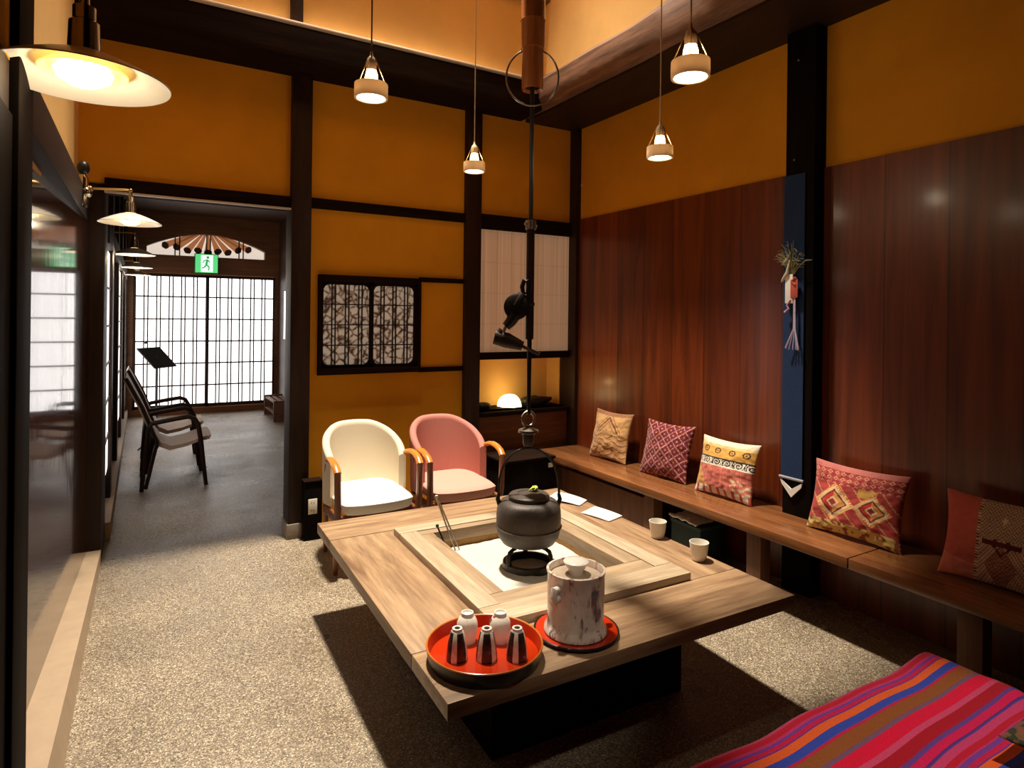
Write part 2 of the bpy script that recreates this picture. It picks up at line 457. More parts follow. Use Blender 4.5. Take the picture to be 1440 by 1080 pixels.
# corridor shell
mb = MB(); mb.box(-.45, -.24, 4.86, 10.6, 0, 3.0); struct('wall_left', mb, M['corrwall'])
mb = MB(); mb.box(1.85, 2.0, 4.5, 10.6, 0, 3.0); struct('wall_right', mb, M['corrwall'])
mb = MB(); mb.box(-.45, 2.0, 4.5, 10.6, 2.95, 3.05); struct('ceiling', mb, M['corrwall'], 'dark ceiling of the corridor', 'ceiling')
mb = MB()
mb.box(-.4, -.12, 10.38, 10.6, 0, 3.0); mb.box(1.78, 2.0, 10.38, 10.6, 0, 3.0); mb.box(-.12, 1.78, 10.38, 10.6, 2.08, 2.34)
mb.box(-.12, 1.78, 10.38, 10.6, 0, .08)
arc = [(.04 + 1.6*i/24, 2.36 + .42*math.sin(PI*(.16+.68*i/24)) - .42*math.sin(PI*.16) + .10) for i in range(25)]
mb.prism([(-.12, 2.34), (.04, 2.34)] + arc + [(1.64, 2.34), (1.78, 2.34), (1.78, 3.0), (-.12, 3.0)], 10.38, 10.6, 'Y')
struct('wall_back', mb, M['endwall'], 'wooden wall at the far end of the corridor', 'wall')

# far shoji doors: two leaves
def shoji_leaf(name, x0, x1, z0, z1, y, ncol, paper, label):
    mb = MB()
    t = .035
    mb.box(x0, x0+t, y-.03, y, z0, z1); mb.box(x1-t*.6, x1, y-.03, y, z0, z1)
    mb.box(x0, x1, y-.03, y, z1-t, z1); mb.box(x0, x1, y-.03, y, z0, z0+.05)
    root = struct(name, mb, M['dark'], label, 'door')
    mb = MB(); mb.box(x0+.01, x1-.01, y-.008, y-.002, z0+.02, z1-.02); mb.build('paper', paper, root)
    mb = MB()
    for k in range(1, ncol+1):
        x = x0 + (x1-x0)*k/(ncol+1)
        for s in (-.024, .024): mb.box(x+s-.0085, x+s+.0085, y-.024, y-.009, z0+.03, z1-.03)
    for k in range(1, 6):
        z = z0 + (z1-z0)*k/6
        mb.box(x0+.02, x1-.02, y-.026, y-.010, z-.010, z+.010)
    mb.build('lattice', M['dark'], root)
    return root
shoji_leaf('door_2', -.12, .83, .1, 2.06, 10.42, 5, M['daypaper'], 'left leaf of the bright paper sliding door')
shoji_leaf('door_3', .82, 1.78, .1, 2.06, 10.39, 5, M['daypaper'], 'right leaf of the bright paper sliding door')
# fan transom
mb = MB(); mb.box(-.1, 1.76, 10.5, 10.53, 2.33, 2.9)
tr = mb.build('window_1', glow('dim_transom_paper', (.92,.80,.68), .75)); tag(tr, 'arched transom window with a carved open fan', 'window', kind='structure')
fanwood = translucent('translucent_fan_blade', lin(226,190,158), .8)
fantip = wood('dark_fan_tip_wood', lin(92,60,42), lin(128,90,66), 'Z', .6)
for k in range(9):
    q = -1 + 2*k/8
    ex_ = .84 + .60*q; ez_ = 2.375 + .095*q*q + (.02 if k % 2 else 0)
    o_ = Vector((.84 + .05*q, 2.745)); e_ = Vector((ex_, ez_)); dr = (e_-o_).normalized(); nr = Vector((-dr.y, dr.x))
    wd = .052
    pts = [o_ - nr*.006, e_ - dr*.05 - nr*wd*.9, e_ - dr*.05 + nr*wd*.9, o_ + nr*.006]
    mb = MB(); mb.prism([tuple(p) for p in pts], 10.475, 10.485, 'Y'); fb = mb.build('fan_blade', fanwood, tr)
    pts = [e_ - dr*.06 - nr*wd, e_ - dr*.02 - nr*wd*1.05, e_ - nr*wd*.55, e_ + dr*.012, e_ + nr*wd*.55, e_ - dr*.02 + nr*wd*1.05, e_ - dr*.06 + nr*wd, e_ - dr*.085]
    mb = MB(); mb.prism([tuple(p) for p in pts], 10.466, 10.474, 'Y'); mb.build('blade_tip', fantip, fb)
mb = MB()
for x in (.40, .46, .82, .87, 1.27, 1.33): mb.box(x-.008, x+.008, 10.44, 10.46, 2.33, 2.8)
mb.build('transom_bar', M['dark'], tr)

# corridor left paper screens and posts
for i, (y0, y1) in enumerate(((4.95, 5.5), (7.05, 8.1), (9.7, 10.2))):
    mb = MB(); mb.box(-.245, -.215, y0, y1, .35, 1.93)
    w = struct('window_%d' % (i+2), mb, M['daypaper'], 'narrow paper screen along the corridor, ' + ('nearest', 'middle', 'farthest')[i] + ' of three', 'window')
    mb = MB()
    for k in range(1, 6): mb.box(-.214, -.205, y0, y1, .35+.263*k-.007, .35+.263*k+.007)
    mb.build('lattice', M['dark'], w)
for i, (y0, y1) in enumerate(((5.5, 5.75), (6.85, 7.05), (8.1, 8.3), (9.5, 9.7), (10.2, 10.38))):
    mb = MB(); mb.box(-.3, -.195, y0, y1, 0, 2.95, .004); struct('trim_%d' % (24+i), mb, M['dark'])
mb = MB(); mb.box(-.24, -.17, 4.86, 10.38, 0, .12, .004); struct('baseboard_corridor', mb, M['sill'])
mb = MB(); mb.box(-.24, -.19, 4.86, 10.38, 1.95, 2.1, .004); struct('trim_30', mb, M['darky'])

# inner lattice window of the back wall
def window_mat():  # leaf silhouettes behind the paper, painted into its colour and glow
    m, nt, b = newmat('leaf_shadow_window_paper')
    v = coords(nt)
    vo = nt.nodes.new('ShaderNodeTexVoronoi'); vo.inputs['Scale'].default_value = 17; vo.feature = 'DISTANCE_TO_EDGE'
    nt.links.new(v, vo.inputs['Vector'])
    f = noise_tex(nt, v, 24, 3, .6, .5)
    a = node(nt, 'ShaderNodeMath', operation='MULTIPLY'); a.inputs[1].default_value = 2.2
    nt.links.new(vo.outputs['Distance'], a.inputs[0])
    s = node(nt, 'ShaderNodeMath', operation='ADD'); nt.links.new(a.outputs[0], s.inputs[0]); nt.links.new(f, s.inputs[1])
    c = ramp(nt, s.outputs[0], [(.5, lin(70,48,34)), (.66, lin(150,126,106)), (.86, lin(192,175,154))])
    nt.links.new(c, b.inputs['Base Color']); nt.links.new(c, b.inputs['Emission Color'])
    b.inputs['Emission Strength'].default_value = .36; b.inputs['Roughness'].default_value = .8
    return m
mb = MB()
X0, X1, Z0, Z1 = 1.035, 1.785, 1.08, 1.775
mb.box(X0, X1, 4.345, 4.5, Z1-.045, Z1, .003); mb.box(X0, X1, 4.345, 4.5, Z0, Z0+.045, .003)
mb.box(X0, X0+.022, 4.345, 4.5, Z0+.04, Z1-.04); mb.box(X1-.022, X1, 4.345, 4.5, Z0+.04, Z1-.04)
w5 = struct('window_5', mb, M['darkx'], 'small lattice window with painted leaf shadows above the white chair', 'window')
for s, (a, c) in enumerate(((X0+.02, 1.435), (1.405, X1-.02))):
    yy = 4.40 - .025*s
    mb = MB(); mb.box(a, a+.022, yy-.012, yy+.012, Z0+.045, Z1-.045); mb.box(c-.028, c, yy-.012, yy+.012, Z0+.045, Z1-.045)
    mb.box(a, c, yy-.012, yy+.012, Z1-.065, Z1-.045); mb.box(a, c, yy-.012, yy+.012, Z0+.045, Z0+.065)
    for (q0, q1) in ((a+.022, c-.028),):
        for (sx, xx) in ((1, q0), (-1, q1)):
            for (sz, zz) in ((1, Z0+.065), (-1, Z1-.065)):
                mb.prism([(xx, zz), (xx+sx*.035, zz), (xx+sx*.012, zz+sz*.012), (xx, zz+sz*.035)], yy-.012, yy+.012, 'Y')
    sash = mb.build('sash', M['darkx'], w5)
    mb = MB(); mb.box(a+.01, c-.01, yy+.012, yy+.018, Z0+.05, Z1-.05); mb.build('pane', window_mat() if s == 0 else bpy.data.materials['leaf_shadow_window_paper'], sash)
    mb = MB()
    for k in range(1, 4):
        x = a + (c-a)*k/4
        for q in (-.012, .012): mb.box(x+q-.004, x+q+.004, yy-.006, yy+.004, Z0+.06, Z1-.06)
    for k in range(1, 4):
        z = Z0+.06 + (Z1-Z0-.12)*k/4
        mb.box(a+.01, c-.01, yy-.007, yy+.005, z-.004, z+.004)
    mb.build('lattice', M['dark'], sash)

# tall paper panel to the right and lit niche below
def shoji_tan():
    m, nt, b = newmat('warm_backlit_paper')
    tc = nt.nodes.new('ShaderNodeTexCoord'); sp = nt.nodes.new('ShaderNodeSeparateXYZ'); nt.links.new(tc.outputs['Object'], sp.inputs[0])
    v = coords(nt, (60, 1, .4)); f = noise_tex(nt, v, 1.0, 3, .6)
    c = ramp(nt, f, [(.3, lin(206,160,120)), (.7, lin(226,184,146))])
    def lattice_shade(ax, period, off, wdt):  # faint shadow of the lattice behind, painted into the paper colour
        a = node(nt, 'ShaderNodeMath', operation='ADD'); a.inputs[1].default_value = off; nt.links.new(sp.outputs[ax], a.inputs[0])
        d = node(nt, 'ShaderNodeMath', operation='DIVIDE'); d.inputs[1].default_value = period; nt.links.new(a.outputs[0], d.inputs[0])
        fr = node(nt, 'ShaderNodeMath', operation='FRACT'); nt.links.new(d.outputs[0], fr.inputs[0])
        return ramp(nt, fr.outputs[0], [(0, (.86,.84,.82)), (wdt, (1,1,1)), (1-wdt, (1,1,1)), (1, (.86,.84,.82))])
    c = mixc(nt, 1, c, lattice_shade(0, .13, .02, .06), 'MULTIPLY'); c = mixc(nt, .7, c, lattice_shade(2, .245, .03, .03), 'MULTIPLY')
    nt.links.new(c, b.inputs['Base Color']); nt.links.new(c, b.inputs['Emission Color'])
    b.inputs['Emission Strength'].default_value = .22; b.inputs['Roughness'].default_value = .9
    return m
mb = MB(); mb.box(2.27, 3.155, 4.385, 4.42, 1.21, 2.19)
struct('window_6', mb, shoji_tan(), 'tall beige paper screen in the back corner', 'window')
mb = MB(); mb.box(2.2, 3.2, 4.70, 4.76, .66, 1.2); mb.box(2.2, 2.27, 4.5, 4.7, .66, 1.2); mb.box(3.15, 3.25, 4.5, 4.7, .66, 1.2); mb.box(2.2, 3.2, 4.5, 4.7, 1.16, 1.22)
struct('wall_niche', mb, M['tan'], 'lit plaster niche under the paper screen', 'wall')

# ------------------------------------------------------------------ lamps
def wire_pendant(loc, top, label, cordm, down=.8, side=3.6):
    x, y, z = loc
    t = thing('pendant_lamp', (x, y, z), label, 'lamp', 'ring pendant lamps over the hearth')
    mb = MB()
    ro, ri, h = .058, .051, .05
    mb.lathe([(ri, 0), (ro, 0), (ro+.0005, h*.5), (ro, h), (ri, h), (ri, 0)], 40, closed=False); mb.build('ring_shade', M['ringshade'], t)
    mb = MB(); mb.lathe([(0, .004), (.03, .006), (.049, .014), (.046, .03), (.03, .045), (.022, .052)], 32); mb.build('lamp_face', M['bulbdisc'], t)
    mb = MB(); mb.lathe([(.02, .052), (.024, .062), (.022, .085), (.017, .10)], 24); mb.build('bulb', M['bulb'], t)
    mb = MB(); mb.lathe([(.0, .098), (.0185, .098), (.019, .125), (.014, .14), (.006, .15), (.004, .165), (0, .166)], 24); mb.build('socket', M['unglazed'], t)
    for k in range(4):
        a = PI/4 + k*PI/2
        mb = MB(); mb.tube([(.0555*math.cos(a), .0555*math.sin(a), h-.004), (.016*math.cos(a), .016*math.sin(a), .137), (.004*math.cos(a), .004*math.sin(a), .15)], .0016, 6)
        mb.build('wire', M['brass'], t)
    mb = MB(); mb.tube([(0, 0, .163), (0, 0, top - z)], .0028, 8); mb.build('cord', cordm, t)
    light('SPOT', 'pendant_downlight', (0, 0, -.004), down, WARM, .03, t, 150, .5)
    light('POINT', 'pendant_glow', (0, 0, .075), side, WARM, .012, t)
    return t
wire_pendant((.685, 2.151, 2.262), 4.02, 'ring pendant lamp hanging on a dark cord, leftmost over the white chair', M['darkcord'])
wire_pendant((1.546, 3.036, 2.285), 4.02, 'small far ring pendant lamp beside the iron pot hanger', M['cord'])
wire_pendant((1.989, 2.077, 2.217), 4.02, 'ring pendant lamp hanging lowest in front of the right ochre wall', M['cord'])
wire_pendant((1.427, 1.363, 2.232), 4.02, 'largest ring pendant lamp near the upper right beam', M['cord'], 5, 2.4)

def sconce(y, z, label, energy, x=-.275, tilt=0):
    """swing arm wall lamp; origin at the wall bracket"""
    t = thing('wall_lamp', (x, y, z), label, 'lamp', 'white shaded wall lamps along the left side')
    mb = MB(); mb.lathe([(0, -.10), (.022, -.10), (.026, -.07), (.026, .05), (.016, .07), (0, .07)], 20); mb.sphere((.012, 0, -.02), .03); mb.build('bracket', M['chrome'], t)
    mb = MB(); mb.sphere((0, 0, .105), .03, 1, 1, 1.25); mb.build('finial', M['black_plastic'], t)
    mb = MB(); mb.tube([(.02, 0, .0), (.1, 0, .006), (.19, 0, .012), (.212, 0, .010)], .006, 10); mb.sphere((.03, 0, 0), .016); mb.sphere((.212, 0, .010), .011); mb.build('arm', M['brass'], t)
    cx = .212
    mb = MB(); mb.lathe([(0, .01), (.008, .01), (.009, -.02), (.02, -.025), (.02, -.05), (.026, -.055), (.028, -.11), (.02, -.115), (0, -.115)], 24, (cx, 0, 0)); mb.build('socket', M['chrome'], t)
    mb = MB()
    mb.lathe([(.026, -.112), (.05, -.118), (.09, -.134), (.13, -.153), (.150, -.165), (.149, -.1675), (.128, -.157), (.088, -.139), (.05, -.123), (.026, -.117)], 64, (cx, 0, 0), closed=True)
    mb.build('shade', M['enamel'], t)
    mb = MB(); mb.lathe([(.03, -.122), (.055, -.135), (.075, -.150), (.073, -.152), (.052, -.139), (.03, -.127)], 48, (cx, 0, 0), closed=True); mb.build('reflector', glow('lit_reflector_enamel', (1.0, .66, .16), 1.3) if 'lit_reflector_enamel' not in bpy.data.materials else bpy.data.materials['lit_reflector_enamel'], t)
    mb = MB(); mb.lathe([(0, -.178), (.025, -.175), (.045, -.163), (.05, -.150), (.04, -.135), (.02, -.125), (0, -.123)], 32, (cx, 0, 0)); mb.build('bulb', M['sconcebulb'], t)
    light('POINT', 'wall_lamp_light', (cx, 0, -.205), energy, WARM, .02, t)
    return t
sconce(1.47, 2.115, 'large near wall lamp with a glowing round white shade, top left', 1.1, -.315)
sconce(3.95, 2.145, 'wall lamp with white shade on a brass arm beside the corridor post', .8)
sconce(5.85, 2.125, 'nearest of the three far corridor lamps, small and orange lit', 3)
sconce(7.6, 2.13, 'middle of the three far corridor lamps, seen just above the paper door', 3)
sconce(9.1, 2.13, 'lowest in view of the three far corridor lamps', 3)

# ------------------------------------------------------------------ hearth table
TA = R(-1.6)
tb = thing('hearth_table', (1.46, 2.345, 0), 'low weathered wooden table with a square sunken hearth', 'table', None, TA)
hw, hd, zt, th = .718, .83, .45, .05
mb = MB(); mb.box(-hw, hw, .56, hd, zt-th, zt, .004); mb.build('table_plank', M['tablex'], tb)
mb = MB(); mb.box(-hw, hw, -hd, -.545, zt-th, zt, .006); mb.build('table_plank', M['tablex'], tb)
mb = MB(); mb.box(-hw, -.40, -.543, .558, zt-th, zt-.001, .004); mb.build('table_plank', M['tabley'], tb)
mb = MB(); mb.box(.42, hw, -.543, .558, zt-th, zt-.001, .004); mb.build('table_plank', M['tabley'], tb)
# raised hearth frame (outer rails) and inner rim
fx0, fx1, fy0, fy1 = -.43, .462, -.545, .50
zf = .48
w1, w2 = .085, .085
for (a, b_, c, d, m) in ((fx0, fx1, fy1-w1, fy1, 'framex'), (fx0, fx1, fy0, fy0+w1+.03, 'framex'), (fx0, fx0+w1, fy0+w1+.032, fy1-w1-.002, 'framey'), (fx1-w1, fx1, fy0+w1+.032, fy1-w1-.002, 'framey')):
    mb = MB(); mb.box(a, b_, c, d, zt-.02, zf, .003); mb.build('hearth_rail', M[m], tb)
gx0, gx1, gy0, gy1 = fx0+w1+.002, fx1-w1-.002, fy0+w1+.034, fy1-w1-.002
for (a, b_, c, d, m) in ((gx0, gx1, gy1-.05, gy1, 'innerx'), (gx0, gx1, gy0, gy0+w2, 'innerx'), (gx0, gx0+.06, gy0+w2+.002, gy1-.052, 'innery'), (gx1-w2, gx1, gy0+w2+.002, gy1-.052, 'innery')):
    mb = MB(); mb.box(a, b_, c, d, zt-.03, zf-.003, .003); mb.build('hearth_rim', M[m], tb)
hx0, hx1, hy0, hy1 = gx0+.06, gx1-w2, gy0+w2, gy1-.05
mb = MB()
for (a, b_, c, d) in ((hx0-.02, hx1+.02, hy1, hy1+.02), (hx0-.02, hx1+.02, hy0-.02, hy0), (hx0-.02, hx0, hy0, hy1), (hx1, hx1+.02, hy0, hy1)):
    mb.box(a, b_, c, d, .30, zt-.03)
mb.build('hearth_lining', M['clay'], tb)
ash = MB()
N = 40
rows = []
for i in range(N+1):
    r_ = []
    for j in range(N+1):
        x = hx0 + (hx1-hx0)*i/N; y = hy0 + (hy1-hy0)*j/N
        r_.append((x, y, .395 + .008*noise.noise(Vector((x*6, y*6, 2))) + .003*noise.noise(Vector((x*30, y*30, 5)))))
    rows.append(r_)
ash.grid(rows)
a_o = ash.build('ash_bed', M['ash'], tb); a_o['kind'] = 'stuff'
mb = MB(); mb.box(-.42, .44, -.52, .52, 0, .298, .004); mb.build('pedestal', M['black'], tb)
for y in (-.38, .38):
    mb = MB(); mb.box(-hw+.03, -.422, y-.03, y+.03, zt-th-.05, zt-th, .003); mb.build('batten', M['benchleg'], tb)
    mb = MB(); mb.box(.442, hw-.03, y-.03, y+.03, zt-th-.05, zt-th, .003); mb.build('batten', M['benchleg'], tb)

# ------------------------------------------------------------------ pot hanger
jx, jy = 1.472, 2.335
ph = thing('pot_hanger', (jx, jy, 0), 'iron and bamboo pot hanger hanging over the hearth', 'pot hanger')
mb = MB(); mb.lathe([(0, 2.68), (.053, 2.68), (.054, 2.80), (.056, 2.805), (.054, 2.81), (.053, 3.2), (.053, 4.02), (0, 4.02)], 32); mb.build('bamboo_tube', M['bamboo'], ph)
mb = MB(); mb.lathe([(.035, 2.512), (.045, 2.50), (.0475, 2.51), (.0475, 2.685), (.035, 2.685)], 32, closed=True); mb.lathe([(0, 2.545), (.036, 2.545)], 32); mb.build('inner_tube', M['bamboo'], ph)
e = Vector((.86, -.51, 0))
pts = [Vector((-.004, -.006, 2.555)) + e*(.115*math.cos(a)) + Vector((0, 0, .125*math.sin(a))) for a in [2*PI*k/48 for k in range(48)]]
mb = MB(); mb.tube(pts, .0042, 8, closed=True); mb.build('iron_hoop', M['brightiron'], ph)
mb = MB(); mb.tube([(0, 0, 2.56), (0, 0, 1.90)], .010, 10); mb.build('upper_rod', M['iron'], ph)
mb = MB(); mb.tube([(0, 0, 1.905), (.0, 0, 1.40)], .018, 14); mb.build('wooden_rod', M['dark'], ph)
mb = MB(); mb.lathe([(0, 1.885), (.024, 1.885), (.024, 1.925), (0, 1.925)], 20); mb.tube([(-.03, 0, 1.91), (.03, 0, 1.90)], .008, 8); mb.build('collar', M['brightiron'], ph)
mb = MB(); mb.tube([(0, 0, 1.42), (0, 0, 1.07)], [.011, .009], 10); mb.build('lower_rod', M['iron'], ph)
mb = MB(); mb.torus((0, 0, 1.045), .03, .006, 'Y', 24, 8); mb.tube([(-.035, 0, 1.06), (-.022, 0, 1.075), (0, 0, 1.085), (.022, 0, 1.075), (.035, 0, 1.06)], .005, 8); mb.build('hook_ring', M['brightiron'], ph)
mb = MB(); mb.lathe([(0, 1.012), (.012, 1.012), (.045, 1.0), (.046, .99), (.03, .985), (.03, .98), (0, .98)], 24); mb.build('flange', M['brightiron'], ph)
mb = MB(); mb.lathe([(0, .978), (.026, .978), (.024, .940), (.018, .9275), (0, .9275)], 20); mb.build('hook_block', M['iron'], ph)
# carved stopper hung on the rod
mb = MB()
ex = Vector((.86, -.51, 0)); ez = Vector((0, 0, 1))
def pq(u, z, d=0): return ex*u + ez*z + Vector((-.51, -.86, 0))*(.02+d)
mb.tube([pq(-.026, 1.66), pq(-.012, 1.66), pq(-.005, 1.635), pq(-.012, 1.60), pq(-.03, 1.60), pq(-.036, 1.63)], .010, 8, closed=True)
M1 = Matrix.Translation(pq(-.060, 1.542)) @ Matrix.Rotation(-YAW, 4, 'Z') @ Matrix.Rotation(PI/2, 4, 'X')
n = 28
rows = []
for d, rr in ((-.02, .046), (-.014, .055), (.014, .055), (.02, .046)):
    rows.append([M1 @ Vector((rr*math.cos(2*PI*k/n), rr*1.04*math.sin(2*PI*k/n), d)) for k in range(n)])
V = mb.grid(rows, closed_v=True); mb.cap(V[0][::-1]); mb.cap(V[-1])
mb.tube([pq(-.03, 1.60), pq(-.045, 1.575), pq(-.06, 1.545)], [.018, .028, .03], 10)
mb.tube([pq(-.065, 1.51), pq(-.085, 1.475), pq(-.105, 1.455)], [.03, .024, .02], 10)
mb.tube([pq(.02, 1.555), pq(-.02, 1.553)], .008, 8)
mb.build('carved_stopper', M['iron'], ph)
mb = MB(); mb.tube([pq(-.085, 1.47), pq(-.105, 1.455), pq(-.118, 1.425)], .007, 8); mb.tube([pq(-.125, 1.445), pq(-.145, 1.42), pq(-.13, 1.40)], .010, 8); mb.build('link', M['brightiron'], ph)
mb = MB(); mb.tube([pq(-.155, 1.408), pq(-.10, 1.395), pq(-.03, 1.37)], [.030, .034, .020], 12, flat=(1.0, .6)); mb.tube([pq(-.04, 1.373), pq(.045, 1.335)], .0075, 8); mb.build('locking_lever', M['dark'], ph)

# ------------------------------------------------------------------ kettle, trivet, tools
kt = thing('iron_kettle', (1.478, 2.335, .495), 'round dark cast iron kettle with a flat lid over the hearth', 'kettle')
mb = MB()
mb.lathe([(0, 0), (.08, .002), (.116, .014), (.133, .038), (.140, .066), (.1425, .080), (.1475, .084), (.1425, .089), (.1435, .12), (.141, .155), (.135, .176), (.123, .190), (.100, .199), (.086, .199), (.086, .192), (0, .192)], 56)
mb.build('body', M['kettle'], kt)
mb = MB(); mb.lathe([(0, .198), (.088, .198), (.09, .203), (.09, .216), (.084, .222), (.05, .226), (.048, .223), (0, .223)], 48); mb.build('lid', M['kettle'], kt)
hv = Vector((.87, -.49, 0))
for s in (-1, 1):
    mb = MB(); c = hv*(.128*s); mb.tube([c + Vector((0, 0, .17)), c + hv*(.01*s) + Vector((0, 0, .20)), c + hv*(.004*s) + Vector((0, 0, .225))], [.011, .010, .007], 10); mb.build('lug', M['iron'], kt)
pts = []
for k in range(25):
    a = PI*k/24
    pts.append(hv*(-.134*math.cos(a)) + Vector((0, 0, .215 + .208*math.sin(a)**.75)))
mb = MB(); mb.tube(pts, .0055, 10); mb.build('handle', M['iron'], kt)
lf = MB()
for (dx, dy, rz) in ((0, 0, .4), (.012, .006, 1.6), (-.008, .010, -.6)):
    rows = []
    for i in range(7):
        t = i/6; w = .012*math.sin(PI*min(t*1.02, 1))**.8 + .0004
        rows.append([Vector((dx, dy, 0)) + Matrix.Rotation(rz, 3, 'Z') @ Vector((t*.034-.012, w*s, .001 + .016*math.sin(t*2.2) + .003*abs(s))) for s in (-1, -.5, 0, .5, 1)])
    lf.grid(rows)
leaf = lf.build('leaf_sprig', plain('fresh_leaf', lin(186,196,60), .5, var=.15), None, (1.512, 2.345, .7195))
md = leaf.modifiers.new('thickness', 'SOLIDIFY'); md.thickness = .0015
tag(leaf, 'small yellow green leaf sprig lying on the kettle lid', 'leaf')

tv = thing('kettle_trivet', (1.478, 2.335, .392), 'black iron ring trivet standing in the white ash', 'trivet')
mb = MB(); mb.lathe([(.098, 0), (.116, 0), (.112, .03), (.095, .032), (.098, 0)], 48); mb.build('ring', M['iron'], tv)
for k in range(3):
    a = R(35 + 120*k) + R(150)
    c = Vector((math.cos(a), math.sin(a), 0))
    mb = MB(); mb.tube([c*.104 + Vector((0, 0, .02)), c*.106 + Vector((0, 0, .065)), c*.100 + Vector((0, 0, .084)), c*.082 + Vector((0, 0, .094)), c*.068 + Vector((0, 0, .0945))], [.012, .010, .009, .008, .006], 10)
    mb.build('prong', M['iron'], tv)
tg = thing('fire_tongs', (1.28, 2.66, .39), 'pair of thin iron fire chopsticks joined by a small chain', 'fire tongs')
for k, d in enumerate((0, .018)):
    mb = MB(); mb.tube([(d, -.01*k, .0), (-.095 + d*.3, .02, .262)], [.0035, .0045], 8); mb.sphere((-.095+d*.3, .02, .266), .007); mb.build('rod', M['brightiron'], tg)
mb = MB()
for k in range(3): mb.torus((-.078 + .006*k, .018, .232 - .016*k), .007, .0018, 'XYZ'[k % 2], 14, 6)
mb.build('chain', M['brightiron'], tg)
sc = thing('ash_scraper', (1.24, 2.665, .385), 'short iron ash scraper leaning at the hearth corner', 'scraper')
mb = MB(); mb.tube([(0, 0, 0.015), (-.045, .02, .13)], .004, 8); mb.sphere((-.045, .02, .132), .008); mb.build('handle', M['iron'], sc)
mb = MB(); mb.box(-.02, .02, -.004, .004, 0, .03, .001); mb.build('blade', M['iron'], sc)

# ------------------------------------------------------------------ tray and cups
tr_ = thing('round_tray', (.915, 1.69, .45), 'large round red lacquer tray with a raised rim and upturned cups', 'tray')
mb = MB(); mb.lathe([(0, .0085), (.16, .0085), (.167, .012), (.1735, .046), (.1755, .047), (.1755, .044), (.170, .012), (.163, .0055), (0, .0055)], 72); mb.build('dish', M['redlac'], tr_)
mb = MB(); mb.lathe([(0, 0), (.158, 0), (.168, .004), (.174, .018), (.1795, .046), (.1765, .046), (.171, .012), (.163, .005), (0, .005)], 72); mb.build('outer_shell', M['blacklac'], tr_)
mb = MB(); mb.torus((0, 0, .0475), .177, .0032, 'Z', 72, 8); mb.build('rim', plain('worn_orange_rim', lin(196,110,44), .25, var=.1), tr_)
def floral(name, spots):
    m, nt, b = newmat(name)
    v = coords(nt); 
    vo = nt.nodes.new('ShaderNodeTexVoronoi'); vo.inputs['Scale'].default_value = spots
    nt.links.new(v, vo.inputs['Vector'])
    sep = nt.nodes.new('ShaderNodeSeparateColor'); nt.links.new(vo.outputs['Color'], sep.inputs[0])
    hue = ramp(nt, sep.outputs[1], [(0, lin(60,80,70)), (.4, lin(150,60,50)), (.7, lin(70,70,100)), (1, lin(120,90,60))], 'CONSTANT')
    msk = ramp(nt, vo.outputs['Distance'], [(.28, (1,1,1)), (.36, (0,0,0))])
    sel = ramp(nt, sep.outputs[0], [(.45, (0,0,0)), (.47, (1,1,1))])
    mm = mixc(nt, 1, msk, sel, 'MULTIPLY')
    c = mixc(nt, mm, lin(228,218,204), hue)
    nt.links.new(c, b.inputs['Base Color']); b.inputs['Roughness'].default_value = .22; b.inputs['Coat Weight'].default_value = .4
    return m
M['floral'] = floral('floral_cup_glaze', 38)
def stripedcup():
    m, nt, b = newmat('black_and_white_panel_glaze')
    tc = nt.nodes.new('ShaderNodeTexCoord'); g = nt.nodes.new('ShaderNodeSeparateXYZ'); nt.links.new(tc.outputs['Object'], g.inputs[0])
    at = node(nt, 'ShaderNodeMath', operation='ARCTAN2'); nt.links.new(g.outputs[1], at.inputs[0]); nt.links.new(g.outputs[0], at.inputs[1])
    ml = node(nt, 'ShaderNodeMath', operation='MULTIPLY'); ml.inputs[1].default_value = 4/(2*PI); nt.links.new(at.outputs[0], ml.inputs[0])
    fr = node(nt, 'ShaderNodeMath', operation='FRACT'); nt.links.new(ml.outputs[0], fr.inputs[0])
    f = noise_tex(nt, coords(nt), 60, 3)
    dk = ramp(nt, f, [(.3, lin(30,24,22)), (.7, lin(58,46,40))]); lt = ramp(nt, f, [(.3, lin(206,186,166)), (.7, lin(236,222,206))])
    ms = ramp(nt, fr.outputs[0], [(0, (0,0,0)), (.02, (1,1,1)), (.36, (1,1,1)), (.38, (0,0,0))])
    zz = ramp(nt, g.outputs[2], [(.083, (0,0,0)), (.085, (1,1,1))])
    c = mixc(nt, ms, dk, lt); c = mixc(nt, zz, c, lin(220,208,194))
    nt.links.new(c, b.inputs['Base Color']); b.inputs['Roughness'].default_value = .25; b.inputs['Coat Weight'].default_value = .3
    return m
M['panelcup'] = stripedcup()
def cup_white(loc, label, rz):
    t = thing('tea_cup', loc, label, 'cup', 'upturned cups on the red tray', rz)
    mb = MB(); mb.lathe([(.026, .0), (.0285, 0), (.0335, .02), (.035, .04), (.0325, .062), (.025, .078), (.02, .082), (.0195, .083), (0, .083)], 36); mb.build('bowl', M['floral'], t)
    mb = MB(); mb.lathe([(.0165, .082), (.0205, .082), (.0195, .092), (.0165, .092), (.0165, .086)], 28); mb.lathe([(0, .0845), (.017, .0845)], 28); mb.build('foot_ring', M['cer'], t)
    return t
def cup_dark(loc, label, rz):
    t = thing('tea_cup', loc, label, 'cup', 'upturned cups on the red tray', rz)
    mb = MB(); mb.lathe([(.028, 0), (.0325, 0), (.033, .012), (.028, .05), (.021, .08), (.017, .086), (0, .086)], 36); mb.build('bowl', M['panelcup'], t)
    mb = MB(); mb.lathe([(.009, .085), (.0165, .085), (.0155, .093), (.009, .093), (.009, .087)], 28); mb.lathe([(0, .088), (.0095, .088)], 28); mb.build('foot_ring', M['cer'], t)
    return t
zc = .459
